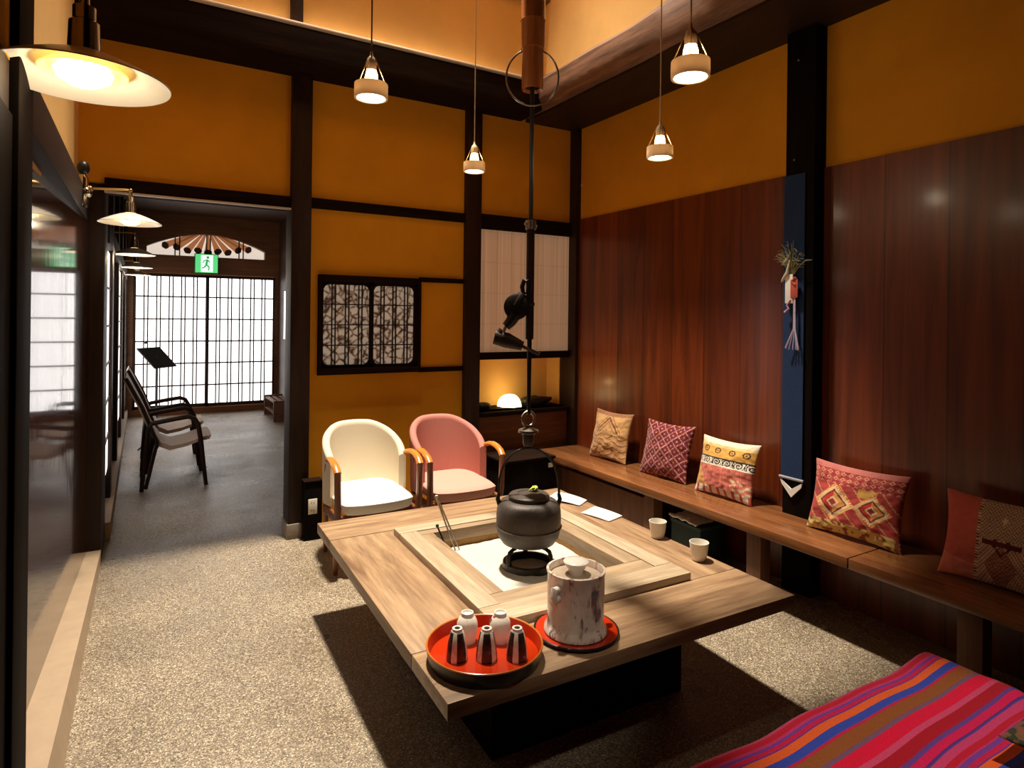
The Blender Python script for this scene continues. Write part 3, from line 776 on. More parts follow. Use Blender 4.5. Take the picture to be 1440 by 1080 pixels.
cup_white((.905, 1.79, zc), 'white speckled upturned cup, left of the two at the back of the red tray', .3)
cup_white((.998, 1.74, zc), 'white speckled upturned cup, right of the two at the back of the red tray', 1.2)
cup_dark((.832, 1.712, zc), 'black and white upturned cup, leftmost of the front row on the red tray', -1.05)
cup_dark((.910, 1.668, zc), 'black and white upturned cup, middle of the front row on the red tray', -1.55)
cup_dark((.992, 1.625, zc), 'black and white upturned cup, rightmost of the front row on the red tray', -2.55)

sa = thing('round_saucer_tray', (1.255, 1.678, .45), 'small round red lacquer tray with a black edge under the tall jar', 'tray')
mb = MB(); mb.lathe([(0, 0), (.10, 0), (.135, .008), (.138, .013), (.128, .0135), (.1, .010), (0, .010)], 64); mb.build('dish', M['redlac'], sa)
mb = MB(); mb.torus((0, 0, .0115), .1385, .004, 'Z', 64, 8); mb.build('rim', M['blacklac'], sa)
def jarmat():
    m, nt, b = newmat('painted_pale_glaze')
    v = coords(nt); f = noise_tex(nt, v, 9, 4, .6, 1.5); g = noise_tex(nt, coords(nt, (30, 30, 6)), 1.2, 4, .6, 1.0)
    a = ramp(nt, g, [(.47, (0,0,0)), (.56, (1,1,1))]); k = ramp(nt, f, [(.46, (0,0,0)), (.54, (1,1,1))])
    mk = mixc(nt, 1, a, k, 'MULTIPLY')
    hue = ramp(nt, f, [(.46, lin(132,96,106)), (.53, lin(150,70,60)), (.58, lin(84,74,96)), (.68, lin(130,104,84))])
    base = ramp(nt, noise_tex(nt, v, 25, 3), [(.3, lin(222,204,188)), (.7, lin(240,226,212))])
    mk2 = mixc(nt, .85, (0,0,0), mk)
    c = mixc(nt, mk2, base, hue)
    nt.links.new(c, b.inputs['Base Color']); b.inputs['Roughness'].default_value = .25; b.inputs['Coat Weight'].default_value = .4
    return m
jr = thing('lidded_jar', (1.247, 1.672, .46), 'tall pale ceramic jar painted with flowers, with side lugs', 'jar')
mb = MB()
mb.lathe([(0, 0), (.098, 0), (.105, .006), (.104, .016), (.096, .026), (.093, .04), (.0945, .12), (.095, .195), (.098, .200), (.098, .206), (.090, .207), (.088, .20), (.088, .178), (0, .178)], 64)
mb.build('body', jarmat(), jr)
mb = MB(); mb.lathe([(0, .179), (.0865, .179), (.086, .184), (.05, .19), (0, .191)], 48); mb.build('lid', plain('jar_lid_glaze', lin(178,160,140), .22, var=.1, scale=30, coat=.4), jr)
mb = MB(); mb.lathe([(0, .190), (.024, .190), (.026, .202), (.040, .224), (.0425, .230), (.039, .233), (.02, .236), (0, .237)], 32); mb.build('lid_knob', M['cer'], jr)
for s, a in ((1, R(197)), (1, R(6))):
    c = Vector((math.cos(a), math.sin(a), 0)); q = Vector((-math.sin(a), math.cos(a), 0))
    mb = MB(); mb.tube([c*.093 + Vector((0, 0, .165)), c*.115 + Vector((0, 0, .168)), c*.119 + Vector((0, 0, .150)), c*.112 + Vector((0, 0, .133)), c*.093 + Vector((0, 0, .138))], [.012, .012, .011, .012, .011], 12); mb.build('lug', M['cer'], jr)

def sake_cup(loc, label):
    t = thing('small_cup', loc, label, 'cup', 'small white cups on the right side of the table')
    mb = MB(); mb.lathe([(0, .003), (.022, .003), (.022, 0), (.028, 0), (.031, .008), (.036, .03), (.0405, .07), (.0415, .078), (.0385, .078), (.037, .066), (.031, .02), (0, .012)], 40); mb.build('bowl', M['cer'], t)
    return t
sake_cup((2.135, 2.215, .45), 'small white cup on the table edge, farther of two')
sake_cup((2.095, 1.92, .45), 'small white cup on the table edge, nearer of two')

def leafpaper(name, label, pts, z, curl, cat='paper'):
    mb = MB(); n = 10
    a, b_, c, d = [Vector((*p, 0)) for p in pts]
    rows = []
    for i in range(n+1):
        r_ = []
        for j in range(n+1):
            u, v = i/n, j/n
            p = a*(1-u)*(1-v) + b_*u*(1-v) + c*u*v + d*(1-u)*v
            p.z = z + curl*(math.sin(PI*u)*.5 + .3*v*v)
            r_.append(p)
        rows.append(r_)
    mb.grid(rows)
    return mb
def papmat():
    m, nt, b = newmat('printed_brochure')
    f = noise_tex(nt, coords(nt, (8, 40, 1)), 2.5, 3)
    c = ramp(nt, f, [(.4, lin(240,236,228)), (.58, lin(200,205,214)), (.66, lin(236,228,220))])
    nt.links.new(c, b.inputs['Base Color']); b.inputs['Roughness'].default_value = .6
    return m
M['brochure'] = papmat()
pm = leafpaper('b', '', [(1.99, 2.98), (2.10, 2.79), (2.19, 2.84), (2.13, 3.06)], .452, .016)
po = pm.build('brochure', M['brochure']); md = po.modifiers.new('t', 'SOLIDIFY'); md.thickness = .0025; md.offset = 1
tag(po, 'printed brochure lying on the far right corner of the table', 'brochure')
pm = leafpaper('b', '', [(2.03, 2.68), (2.07, 2.50), (2.185, 2.53), (2.16, 2.73)], .452, .006)
po = pm.build('paper_sheet', M['paper']); md = po.modifiers.new('t', 'SOLIDIFY'); md.thickness = .004; md.offset = 1
tag(po, 'plain white sheet of paper on the right side of the table', 'paper')

# ------------------------------------------------------------------ armchairs by the wall
def tub_chair(loc, rz, fab, seat, label):
    t = thing('armchair', loc, label, 'chair', None, rz)
    # backrest shell : plan curve round the back, -y is the front
    W, D = .245, .27
    n, m = 40, 14
    def plan(s):
        # s in [-1,1] : left front end -> back -> right front end
        a = s * R(112)
        x = W*math.sin(a)*1.03 if abs(a) < PI/2 else math.copysign(W*1.03*(1-.10*((abs(a)-PI/2)/R(22))**2*.6), a)
        y = .02 + D*math.cos(a)*.95 if abs(a) < PI/2 else .02 - (abs(a)-PI/2)*.22
        return x, y
    def top(s):
        k = abs(s)
        return .802 - .05*k**2 - .13*max(0, (k-.22)/.78)**1.5
    def bot(s): return .36
    def norm(s):
        x0, y0 = plan(s-.01); x1, y1 = plan(s+.01)
        d = Vector((x1-x0, y1-y0, 0)).normalized(); return Vector((d.y, -d.x, 0))
    ring_rows = []
    for i in range(n+1):
        s = -1 + 2*i/n
        x, y = plan(s); nn = norm(s)
        if nn.y*1.0 + 0 > 0 and abs(s) < .5: nn = -nn
        # nn should point inward (towards the chair centre)
        if Vector((x, y-.02, 0)).dot(nn) > 0: nn = -nn
        zt_, zb_ = top(s), bot(s)
        th = .045
        pr = []
        H_ = zt_ - zb_
        def lean(z): return -.045*((z-.36)/.44)*(1-abs(s)**3)      # back leans outwards
        for q in range(m+1):
            z = zb_ + H_*q/m - (.013 if q == m else 0)
            o = Vector((x, y, z)); o.y -= lean(z); pr.append(o)
        for fr, dz in ((.22, -.002), (.5, .003), (.78, -.002)):
            o = Vector((x, y, zt_+dz)) + nn*(th*fr); o.y -= lean(zt_); pr.append(o)
        for q in range(m, -1, -1):
            z = zb_ + H_*q/m - (.013 if q == m else 0)
            o = Vector((x, y, z)) + nn*th; o.y -= lean(z); pr.append(o)
        ring_rows.append(pr)
    mb = MB(); V = mb.grid(ring_rows, closed_v=True); mb.cap(V[0]); mb.cap(V[-1][::-1])
    mb.build('backrest', fab, t, smooth=50)
    # seat cushion
    mb = MB(); n = 24
    def seatz(u, v): return .425 + .014*(1-u*u)*(1-v*v)
    def outline(u, v):
        x = u*.222; y = -.03 + v*.255
        if v < 0: y -= .03*(1-u*u)*abs(v)
        return x, y
    topr, botr = [], []
    for i in range(n+1):
        u = -1 + 2*i/n; ra, rb = [], []
        for j in range(n+1):
            v = -1 + 2*j/n
            # round the plan corners
            uu = u*math.sqrt(1 - .16*v*v*v*v); vv = v*math.sqrt(1 - .14*u*u*u*u)
            x, y = outline(uu, vv); e_ = max(abs(u), abs(v))
            dz = -.016*max(0, (e_-.86)/.14)**2
            ra.append((x, y, seatz(u, v)+dz)); rb.append((x*.97, y*.97, .345 - dz))
        topr.append(ra); botr.append(rb)
    A = mb.grid(topr); B = mb.grid(botr)
    rim = lambda G: [G[i][0] for i in range(n+1)] + [G[n][j] for j in range(1, n+1)] + [G[i][n] for i in range(n-1, -1, -1)] + [G[0][j] for j in range(n-1, 0, -1)]
    ra, rb = rim(A), rim(B)
    for k in range(len(ra)):
        mb.bm.faces.new((ra[k], ra[(k+1) % len(ra)], rb[(k+1) % len(ra)], rb[k]))
    mb.build('seat', seat, t, smooth=50)
    for s in (-1, 1):
        # bent wooden arm: from the shell forward and down to the front leg
        pts = [(s*.243, -.045, .632), (s*.247, -.08, .645), (s*.250, -.13, .652), (s*.252, -.19, .645), (s*.251, -.24, .628), (s*.249, -.272, .600)]
        mb = MB(); mb.tube(pts, .021, 12, flat=(.75, 1.05)); mb.build('arm', M['armwood'], t)
        mb = MB(); mb.tube([(s*.249, -.270, .61), (s*.245, -.268, .40), (s*.236, -.19, 0)], [.019, .020, .015], 10); mb.build('leg', M['legwood'], t)
        mb = MB(); mb.tube([(s*.236, .0, .60), (s*.228, .06, .36), (s*.195, .2, 0)], [.018, .019, .014], 10); mb.build('leg', M['legwood'], t)
        mb = MB(); mb.box(s*.236-.012, s*.236+.012, -.26, .05, .30, .345, .004); mb.build('side_rail', M['legwood'], t)
    mb = MB(); mb.box(-.23, .23, -.255, -.225, .295, .345, .004); mb.build('front_rail', M['legwood'], t)
    return t
tub_chair((1.205, 3.80, 0), 0.0, M['whitefab'], M['litcreamseat'], 'cream upholstered tub armchair with honey wood arms')
tub_chair((1.77, 3.78, 0), -.03, M['pinkfab'], M['litpinkseat'], 'dusty pink upholstered tub armchair with honey wood arms')

# dark box with socket beside the post
bx = thing('floor_box', (.985, 4.27, 0), 'dark wooden box with a wall socket beside the post', 'box')
mb = MB(); mb.box(-.055, .06, -.04, .05, 0, .385, .003); mb.build('case', M['black'], bx)
mb = MB(); mb.box(-.06, .065, -.045, .05, .385, .395, .002); mb.build('top', M['darkx'], bx)
mb = MB(); mb.box(-.032, .026, -.046, -.039, .175, .275, .003); so = mb.build('socket_plate', M['enamel'], bx); so['label'] = 'white socket plate'
for z in (.20, .25):
    for x in (-.012, .004):
        mb = MB(); mb.box(x-.0015, x+.0015, -.0475, -.0455, z-.006, z+.006); mb.build('socket_slot', M['black_plastic'], so)

# low dark cabinet in the corner
cb = thing('low_cabinet', (2.53, 4.15, 0), 'low dark cabinet in the corner behind the kettle', 'cabinet')
mb = MB(); mb.box(-.22, .22, -.16, .15, 0, .41, .004); mb.build('case', M['black'], cb)
mb = MB(); mb.box(-.235, .225, -.18, .16, .41, .43, .003); mb.build('top', M['darkx'], cb)
mb = MB(); mb.box(.17, .21, -.163, -.159, .34, .375); mb.build('paper_tag', M['paper'], cb)

# niche lantern and rocks
nl = thing('niche_lantern', (2.66, 4.52, .735), 'glowing low dome lantern in the wall niche', 'lantern')
mb = MB(); mb.lathe([(0, 0), (.07, 0), (.07, .012), (0, .012)], 28); mb.build('base', M['black'], nl)
mb = MB(); rows = []
for i in range(9):
    t = i/8; rr = .095*math.cos(t*PI/2)**.8 + .001; z = .012 + .10*math.sin(t*PI/2)
    rows.append([((rr*(1+.10*math.cos(7*2*PI*k/42)))*math.cos(2*PI*k/42), (rr*(1+.10*math.cos(7*2*PI*k/42)))*math.sin(2*PI*k/42), z) for k in range(42)])
V = mb.grid(rows, closed_v=True); mb.build('paper_dome', glow('lantern_paper', (1.0, .78, .34), 4.5), nl)
light('POINT', 'lantern_light', (0, -.01, .17), .8, (1, .66, .26), .03, nl)
for nm, cx, w, h, lab in (('rock', 2.40, .10, .06, 'dark ragged stone in the niche left of the lantern'), ('rock', 2.93, .16, .085, 'larger dark stone in the niche right of the lantern')):
    mb = MB(); rows = []
    for i in range(13):
        tt = -PI/2 + PI*i/12; rr = []
        for k in range(24):
            a = 2*PI*k/24
            p = Vector((w*math.cos(tt)*math.cos(a), .06*math.cos(tt)*math.sin(a), h*.5*math.sin(tt)))
            p *= 1 + .28*noise.noise(p*22 + Vector((cx*9, 0, 0)))
            p.z = max(p.z, -h*.42)
            rr.append(p)
        rows.append(rr)
    mb.grid(rows, closed_v=True)
    o = mb.build(nm, M['darkstone'], None, (cx, 4.55, .735 + h*.42), smooth=25)
    tag(o, lab, 'rock')

# small fittings on the posts
for k, (p, lab, m, s) in enumerate((((3.21, 4.272, 2.62), 'small pale round sensor on the corner post', 'ringshade', .016), ((3.097, 2.165, 2.93), 'tiny metal pin high on the black right post', 'brightiron', .006), ((3.097, 2.185, 2.385), 'tiny metal pin lower on the black right post', 'brightiron', .006))):
    mb = MB(); mb.sphere((0, 0, 0), s)
    o = mb.build('sensor' if k == 0 else 'metal_pin', M[m], None, p)
    tag(o, lab, 'sensor' if k == 0 else 'pin')

# ------------------------------------------------------------------ wall bench
be = thing('wall_bench', (2.98, 1.6, 0), 'long reddish brown wooden bench along the right wall', 'bench')
yb = 1.6
mb = MB(); mb.box(2.765-2.98, 3.186-2.98, 1.66-yb, 4.27-yb, .37, .42, .006); mb.build('seat_plank', M['bench'], be)
mb = MB(); mb.box(2.765-2.98, 3.186-2.98, -1.6-yb, 1.655-yb, .37, .42, .006); mb.build('seat_plank', M['bench'], be)
for y in (3.0, 2.2, 1.19, .1):
    mb = MB(); mb.box(2.81-2.98, 2.89-2.98, y-.045-yb, y+.045-yb, 0, .37, .004); mb.build('leg', M['benchleg'], be)
mb = MB(); mb.box(2.85-2.98, 2.875-2.98, 3.05-yb, 4.25-yb, 0, .315, .003); mb.build('front_panel', M['benchleg'], be)
bxx = thing('storage_box', (2.96, 2.74, 0), 'dark teal box tucked under the bench', 'box')
mb = MB(); mb.box(-.09, .1, -.12, .12, 0, .23, .006); mb.build('case', plain('dark_teal', lin(28,52,50), .6), bxx)
mb = MB(); mb.box(-.095, .105, -.125, .125, .23, .25, .004); mb.build('lid', plain('teal_lid', lin(34,60,58), .6), bxx)
mb = MB(); rows = []
for i in range(13):
    rr = []
    for j in range(13):
        x = -.09 + .18*i/12; y = -.11 + .22*j/12
        rr.append((x, y, .012 + .03*abs(noise.noise(Vector((x*14, y*14, 1)))) + .006*noise.noise(Vector((x*40, y*40, 1)))))
    rows.append(rr)
mb.grid(rows)
o = mb.build('folded_cloth', M['paper'], None, (2.95, 2.76, .252)); md = o.modifiers.new('t', 'SOLIDIFY'); md.thickness = .01; md.offset = -1
tag(o, 'crumpled white cloth lying on the teal box under the bench', 'cloth')

# ------------------------------------------------------------------ cushions
def cl(*rgb): return Vector(lin(*rgb))
def c_tan(u, v):
    f = v + .16*abs(((u*1.5+10) % 1)*2-1) + .05*math.sin(u*9)
    k = (f*4.2) % 1
    base = cl(190,142,92)
    if v > .84: return cl(150,104,72)
    if v > .1:
        d = abs(abs(u-.0)*1.0 + (v-.75)*.9)
        if d < .05: return cl(120,80,54)
        if abs(d-.16) < .03: return cl(168,112,76)
        return cl(198,152,98)
    if k < .18: return cl(128,84,56)
    if k < .30: return cl(206,166,112)
    return base
def c_maroon(u, v):
    a = (u*2.6 + v*2.6 + 20) % 1; b = (u*2.6 - v*2.6 + 20) % 1
    base = cl(112,38,44)
    d = min(a, 1-a, b, 1-b)
    if d < .07: return cl(206,140,132) if noise.noise(Vector((u*30, v*30, 0))) > -.1 else cl(150,70,70)
    if abs(a-.5) < .12 and abs(b-.5) < .12: return cl(190,110,60) if (int(u*9+20)+int(v*9+20)) % 2 else cl(190,120,130)
    if .30 < a < .36 or .30 < b < .36: return cl(72,24,38)
    return base
def c_wave(u, v):
    if v > .80: return cl(240,224,196)
    if v > .34:
        for cx in (-.7, -.25, .28, .74):
            r = math.hypot((u-cx), (v-.58))
            if .07 < r < .115 or r < .03: return cl(92,62,40)
        return cl(222,166,82) if v < .72 else cl(232,198,138)
    if v > .02:
        # running scroll border
        t = (u*2.6 + 10) % 1; w = (v-.02)/.32
        r = math.hypot((t-.5)*.9, (w-.48)*.8)
        ang = math.atan2(w-.48, t-.5)
        spiral = ((r*5.2 - ang/(2*PI)) % 1)
        if w > .84 : return cl(60,50,42)
        if w < .14: return cl(238,226,206)
        if r < .42: return cl(58,50,44) if spiral < .5 else cl(238,226,206)
        return cl(58,50,44) if w > t*.9 else cl(238,226,206)
    if v > -.74:
        if u < -.5 + (v+.74)*-.55: return cl(206,150,80)
        n_ = noise.noise(Vector((u*14, v*2, 3)))
        if u > .35 and v < -.3 and noise.noise(Vector((u*9, v*9, 8))) > .12: return cl(214,196,150)
        return cl(214,122,104) if n_ > 0 else cl(202,104,90)
    return cl(232,214,196) if math.sin(u*24) > -.3 else cl(190,80,74)
def c_medal(u, v):
    base = cl(178,66,62)
    if v > .84: return cl(206,120,112)
    if v > .42:
        q = noise.noise(Vector((u*11, v*11, 2)))
        a = (u*6) % 1; b = (v*6) % 1
        if abs(abs(a-.5)+abs(b-.5)-.3) < .09: return cl(226,176,130)
        return cl(190,84,80) if q > 0 else cl(160,54,56)
    if v < -.66: return cl(220,190,110) if noise.noise(Vector((u*9, v*9, 1))) > -.15 else cl(150,80,50)
    for cx, sc in ((-.38, 1.0), (.48, .82)):
        d = (abs(u-cx)/.46 + abs(v+.12)/.52)/sc
        if d < 1.08:
            if d > .92: return cl(236,196,130) if int((u-v)*24) % 2 else cl(214,120,66)
            if d > .74: return cl(226,190,140)
            if d > .62: return cl(120,40,40)
            if d > .34: return cl(206,60,46) if u < cx else cl(214,150,80)
            if d > .22: return cl(236,200,150)
            return cl(150,40,44)
    if abs(math.sin(u*10+v*7)) < .18: return cl(206,150,100)
    if v > .2 and abs(u-.35) < .2: return cl(206,156,76)
    return base
def c_band(u, v):
    if -.42 < u < .36:
        uu = (u+.03)/.39
        if abs(uu) > .90: return cl(120,60,50) if int(v*30) % 2 else cl(222,196,166)
        if v > .1:
            d = abs(uu) + abs(v-.55)*1.2
            if d < .12: return cl(236,214,180)
            return cl(150,116,92) if (d*9 % 1) < .5 else cl(206,176,146)
        if abs(v+.02 + abs(uu)*.0) < .06 + .0: return cl(96,36,36) if abs(uu) < .75 else cl(206,170,140)
        dd = abs(uu*1.0) + abs(v+.02)*1.6
        if .35 < dd < .46: return cl(86,32,34)
        d2 = abs(uu)*.9 + abs(v+.55)*1.0
        if d2 < .55: return cl(176,120,96) if (d2*11 % 1) < .5 else cl(126,72,60)
        return cl(212,180,150) if (abs(uu)*7 + v*9) % 1 < .55 else cl(160,110,90)
    if u >= .36: return cl(92,86,66) if u < .8 else cl(110,80,62)
    return cl(200,96,84) if v > -.5 - (u+.9)*.3 else cl(216,124,104)
def cushion(name, y, x, w, h, t, lean, rz, fn, label, roll=0.0, z=.42):
    root = thing(name, (x, y, z), label, 'cushion')
    N = 84
    bm = bmesh.new()
    lay = bm.loops.layers.float_color.new('pattern')
    sides = []
    seed = y*3.7
    for sd in (1, -1):
        G = []
        for i in range(N+1):
            row = []
            for j in range(N+1):
                u = -1 + 2*i/N; v = -1 + 2*j/N
                pr = max(0, (1-u*u))**.55 * max(0, (1-v*v))**.55
                X = w/2*u*(1-.085*(1-v*v)); Z = h/2*v*(1-.085*(1-u*u))
                T = sd*(t/2*pr)
                T += sd*.012*noise.noise(Vector((u*2.2+seed, v*2.2, sd))) * min(1, pr*3)
                T += sd*.004*noise.noise(Vector((u*7+seed, v*7, sd))) * min(1, pr*4)
                row.append(bm.verts.new((X, -T, Z)))
            G.append(row)
        sides.append(G)
        for i in range(N):
            for j in range(N):
                f = bm.faces.new((G[i][j], G[i+1][j], G[i+1][j+1], G[i][j+1]))
                for lp, (a, b) in zip(f.loops, ((i, j), (i+1, j), (i+1, j+1), (i, j+1))):
                    c = fn(-1+2*(i+.5)/N, -1+2*(j+.5)/N)
                    lp[lay] = (c[0], c[1], c[2], 1)
    bmesh.ops.remove_doubles(bm, verts=bm.verts, dist=1e-5)
    bmesh.ops.recalc_face_normals(bm, faces=bm.faces)
    # stand on the bench, front faces -x, leaning back against +x
    Rm = Matrix.Rotation(rz - PI/2, 4, 'Z') @ Matrix.Rotation(-lean, 4, 'X') @ Matrix.Rotation(roll, 4, 'Y')
    for q in bm.verts: q.co = Rm @ (q.co + Vector((0, 0, 0)))
    zmin = min(q.co.z for q in bm.verts)
    for q in bm.verts: q.co.z -= zmin - .0005
    me = bpy.data.meshes.new('cover'); bm.to_mesh(me); bm.free()
    me.shade_smooth(); me.materials.append(M['woven'])
    o = bpy.data.objects.new('cover', me); COL.objects.link(o); o.parent = root
    return root
M['woven'] = vcol('woven_kilim')
cushion('cushion', 3.70, 3.075, .40, .375, .11, R(13), R(4), c_tan, 'tan woven cushion with brown chevrons, farthest along the bench')
cushion('cushion', 3.11, 3.07, .42, .38, .12, R(14), R(3), c_maroon, 'dark maroon cushion with a diamond lattice pattern')
cushion('cushion', 2.59, 3.055, .42, .355, .12, R(14), R(2), c_wave, 'cream and pink cushion with a dark scroll border')
cushion('cushion', 1.79, 3.05, .47, .36, .13, R(14), R(2), c_medal, 'red medallion kilim cushion beside the hanging navy cloth')
cushion('cushion', 1.14, 3.02, .49, .36, .13, R(14), R(2), c_band, 'pink cushion with a patterned central band, nearest the camera')

# ------------------------------------------------------------------ hanging cloth and ornament on the post
hc = thing('hanging_cloth', (3.098, 2.175, .53), 'narrow navy cloth strip hanging on the black right post', 'wall hanging')
mb = MB(); mb.box(-.008, -.002, -.062, .066, .095, 1.77); mb.build('cloth', M['navy'], hc)
mb = MB(); mb.tube([(-.008, -.072, .092), (-.008, .076, .092)], .008, 10); mb.build('bottom_rod', plain('grey_rod', lin(150,150,160), .5), hc)
mb = MB(); mb.prism([(-.066, .082), (-.06, .055), (0, -.01), (.06, .055), (.07, .082), (.0, .035)], -.012, -.004, 'X'); mb.build('tip', M['paper'], hc)
on = thing('dried_ornament', (3.086, 2.178, 1.69), 'bundle of dried grass with paper cord knots and a pale tassel', 'ornament')
mb = MB()
random.seed(3)
for k in range(46):
    a = random.uniform(-1.15, 1.15); L = random.uniform(.10, .24)
    y0 = random.uniform(-.015, .015)
    p0 = Vector((-.004, y0, .06)); p1 = p0 + Vector((random.uniform(-.03, -.004), math.sin(a)*L*.45, math.cos(a)*L*.75)); p2 = p1 + Vector((random.uniform(-.01, .004), math.sin(a)*.04, -.01+random.uniform(-.01, .03)))
    mb.tube([p0, (p0+p1)/2 + Vector((0, 0, .01)), p1, p2], [.0018, .0016, .0022, .001], 5)
gr = mb.build('dried_grass', plain('dried_grass', lin(150,146,108), .8, var=.3), on); gr['kind'] = 'stuff'
mb = MB()
mb.tube([(-.014, .06, .02), (-.018, .045, .035), (-.02, .02, .07), (-.016, .008, .14)], [.004, .009, .010, .005], 8)
mb.tube([(-.016, .055, .12), (-.02, .03, .135), (-.018, .01, .17)], [.003, .007, .004], 8); mb.build('straw_twist', plain('straw', lin(206,192,160), .8), on)
mb = MB(); mb.box(-.018, -.012, -.012, .035, -.10, .06, .001); mb.build('paper_slip', M['paper'], on)
mb = MB(); mb.box(-.022, -.016, -.045, .0, -.07, .03, .002); mb.tube([(-.02, -.03, .04), (-.02, -.01, .02), (-.02, -.03, 0)], .008, 8); mb.build('red_knot', plain('red_cord', lin(190,84,70), .7), on)
mb = MB()
for k in range(14):
    a = random.uniform(-1, 1)
    mb.tube([(-.016, -.022+.006*a, -.06), (-.018, -.024+.008*a, -.24), (-.018-.006*random.random(), -.012+.05*a, -.34-.02*random.random())], .0018, 5)
ts = mb.build('tassel', plain('pale_lilac_thread', lin(206,186,206), .8), on); ts['kind'] = 'stuff'
mb = MB(); mb.tube([(-.018, .0, -.08), (-.02, .02, -.11), (-.02, .01, -.13), (-.02, .035, -.15)], .006, 7); mb.build('pink_cord', plain('pink_cord', lin(206,150,170), .8), on)

# ------------------------------------------------------------------ striped bench in the foreground
sb = thing('low_bench', (1.5, .66, 0), 'low wooden bench under the striped cloth at the lower right', 'bench')
mb = MB(); mb.box(-.72, .58, -.33, .33, .40, .44, .01); mb.build('seat', M['dark'], sb)
for sx in (-.66, .52):
    for s2 in (-.27, .27):
        mb = MB(); mb.box(sx-.03, sx+.03, s2-.03, s2+.03, 0, .40, .003); mb.build('leg', M['dark'], sb)
ST = [(0, (70,60,150)), (.006, (206,60,110)), (.022, (196,20,50)), (.036, (196,50,110)), (.042, (120,60,150)), (.052, (206,24,76)), (.062, (110,50,140)), (.066, (236,98,40)), (.088, (52,74,176)), (.110, (196,30,70)), (.118, (148,82,36)), (.150, (120,80,110)), (.160, (226,8,60)), (.196, (210,70,110)), (.208, (176,10,36)), (.238, (104,60,140)), (.252, (216,20,84)), (.268, (100,40,110))]
PER = .272
def stripe(d):
    d = d % PER if d >= 0 else (PER + d)
    c = ST[0][1]
    for s, q in ST:
        if d >= s: c = q
    return cl(*c)
bm = bmesh.new(); lay = bm.loops.layers.float_color.new('pattern')
x0, x1 = .72, 2.12; y0, y1 = .28, 1.02
NX, NY = 60, 260
def drape(u, v):
    # u along x, v distance across from back hem; edges drop over the bench
    x = x0 - .12 + (x1-x0+.24)*u; yy = y1 + .20 - v
    z = .472
    rr = .03
    X, Y = x, yy
    if yy > y1-rr:
        e = yy-(y1-rr); q = min(e/rr, PI/2); Y = y1-rr + rr*math.sin(q); z -= rr*(1-math.cos(q)) + max(0, e-rr*PI/2)
    if x > x1-rr:
        e = x-(x1-rr); q = min(e/rr, PI/2); X = x1-rr + rr*math.sin(q); z -= rr*(1-math.cos(q)) + max(0, e-rr*PI/2)
    z += .010*noise.noise(Vector((x*3, yy*4, 1))) + .020*math.exp(-((x-2.02-(yy-.7)*.6)/.06)**2)*max(0, min(1, (.86-yy)/.12))*max(0, min(1, (yy-.72)/.05))
    Y += .012*noise.noise(Vector((x*5, yy*3, 4)))
    return (X, Y, z)
G = []
TOT = .20 + (y1-y0) + .02
for i in range(NX+1):
    G.append([bm.verts.new(drape(i/NX, TOT*j/NY)) for j in range(NY+1)])
for i in range(NX):
    for j in range(NY):
        f = bm.faces.new((G[i][j], G[i][j+1], G[i+1][j+1], G[i+1][j]))
        c = stripe(TOT*(j+.5)/NY - .20 + .0)
        for lp in f.loops: lp[lay] = (c[0], c[1], c[2], 1)
bmesh.ops.recalc_face_normals(bm, faces=bm.faces)
me = bpy.data.meshes.new('striped_cloth'); bm.to_mesh(me); bm.free(); me.shade_smooth(); me.materials.append(M['woven'])
sc_ = bpy.data.objects.new('striped_cloth', me); COL.objects.link(sc_)
md = sc_.modifiers.new('t', 'SOLIDIFY'); md.thickness = .006; md.offset = 0
tag(sc_, 'bright pink, orange and blue striped cloth draped over the low bench', 'cloth')
def c_green(u, v):
    q = noise.noise(Vector((u*7, v*7, 4)))
    return cl(52,60,40) if q > .1 else (cl(120,84,58) if q > -.15 else cl(150,70,60))

cushion('cushion', .50, 1.93, .38, .38, .09, R(90), R(96), c_green, 'dark green and brown patterned cushion lying on the striped cloth at the bottom right corner', 0, .486)

# ------------------------------------------------------------------ corridor things
es = thing('exit_sign', (.81, 10.34, 2.09), 'small lit green and white exit sign above the paper door', 'sign')
mb = MB(); mb.box(-.16, .16, -.03, .03, 0, .29, .005); mb.build('case', plain('green_case', lin(20,120,50), .5), es)
mb = MB(); mb.box(-.15, .15, -.034, -.03, .01, .28); mb.build('face', glow('lit_green', (.10, .62, .20), 1.0), es)
mb = MB(); mb.box(-.075, .085, -.037, -.034, .02, .27); mb.build('doorway', glow('lit_white_sign', (.82, 1, .84), 1.1), es)
mb = MB()
mb.lathe([(0, 0), (.02, 0), (.02, .003), (0, .003)], 16, (0, 0, 0))
Mx = Matrix.Translation((.015, -.038, .235)) @ Matrix.Rotation(PI/2, 4, 'X')
for v in mb.bm.verts: v.co = Mx @ v.co
def limb(a, b, w):
    mb.tube([(a[0], -.0385, a[1]), (b[0], -.0385, b[1])], w, 6, flat=(1, 1))
limb((.01, .205), (-.005, .13), .017); limb((-.005, .13), (.035, .09), .011); limb((.035, .09), (.025, .04), .009); limb((-.005, .13), (-.03, .085), .011); limb((-.03, .085), (-.065, .075), .009)
limb((.01, .20), (.045, .165), .008); limb((.01, .20), (-.035, .185), .008); limb((-.035, .185), (-.05, .15), .007)
mb.build('running_figure', glow('lit_green_figure', (.05, .45, .14), .7), es)

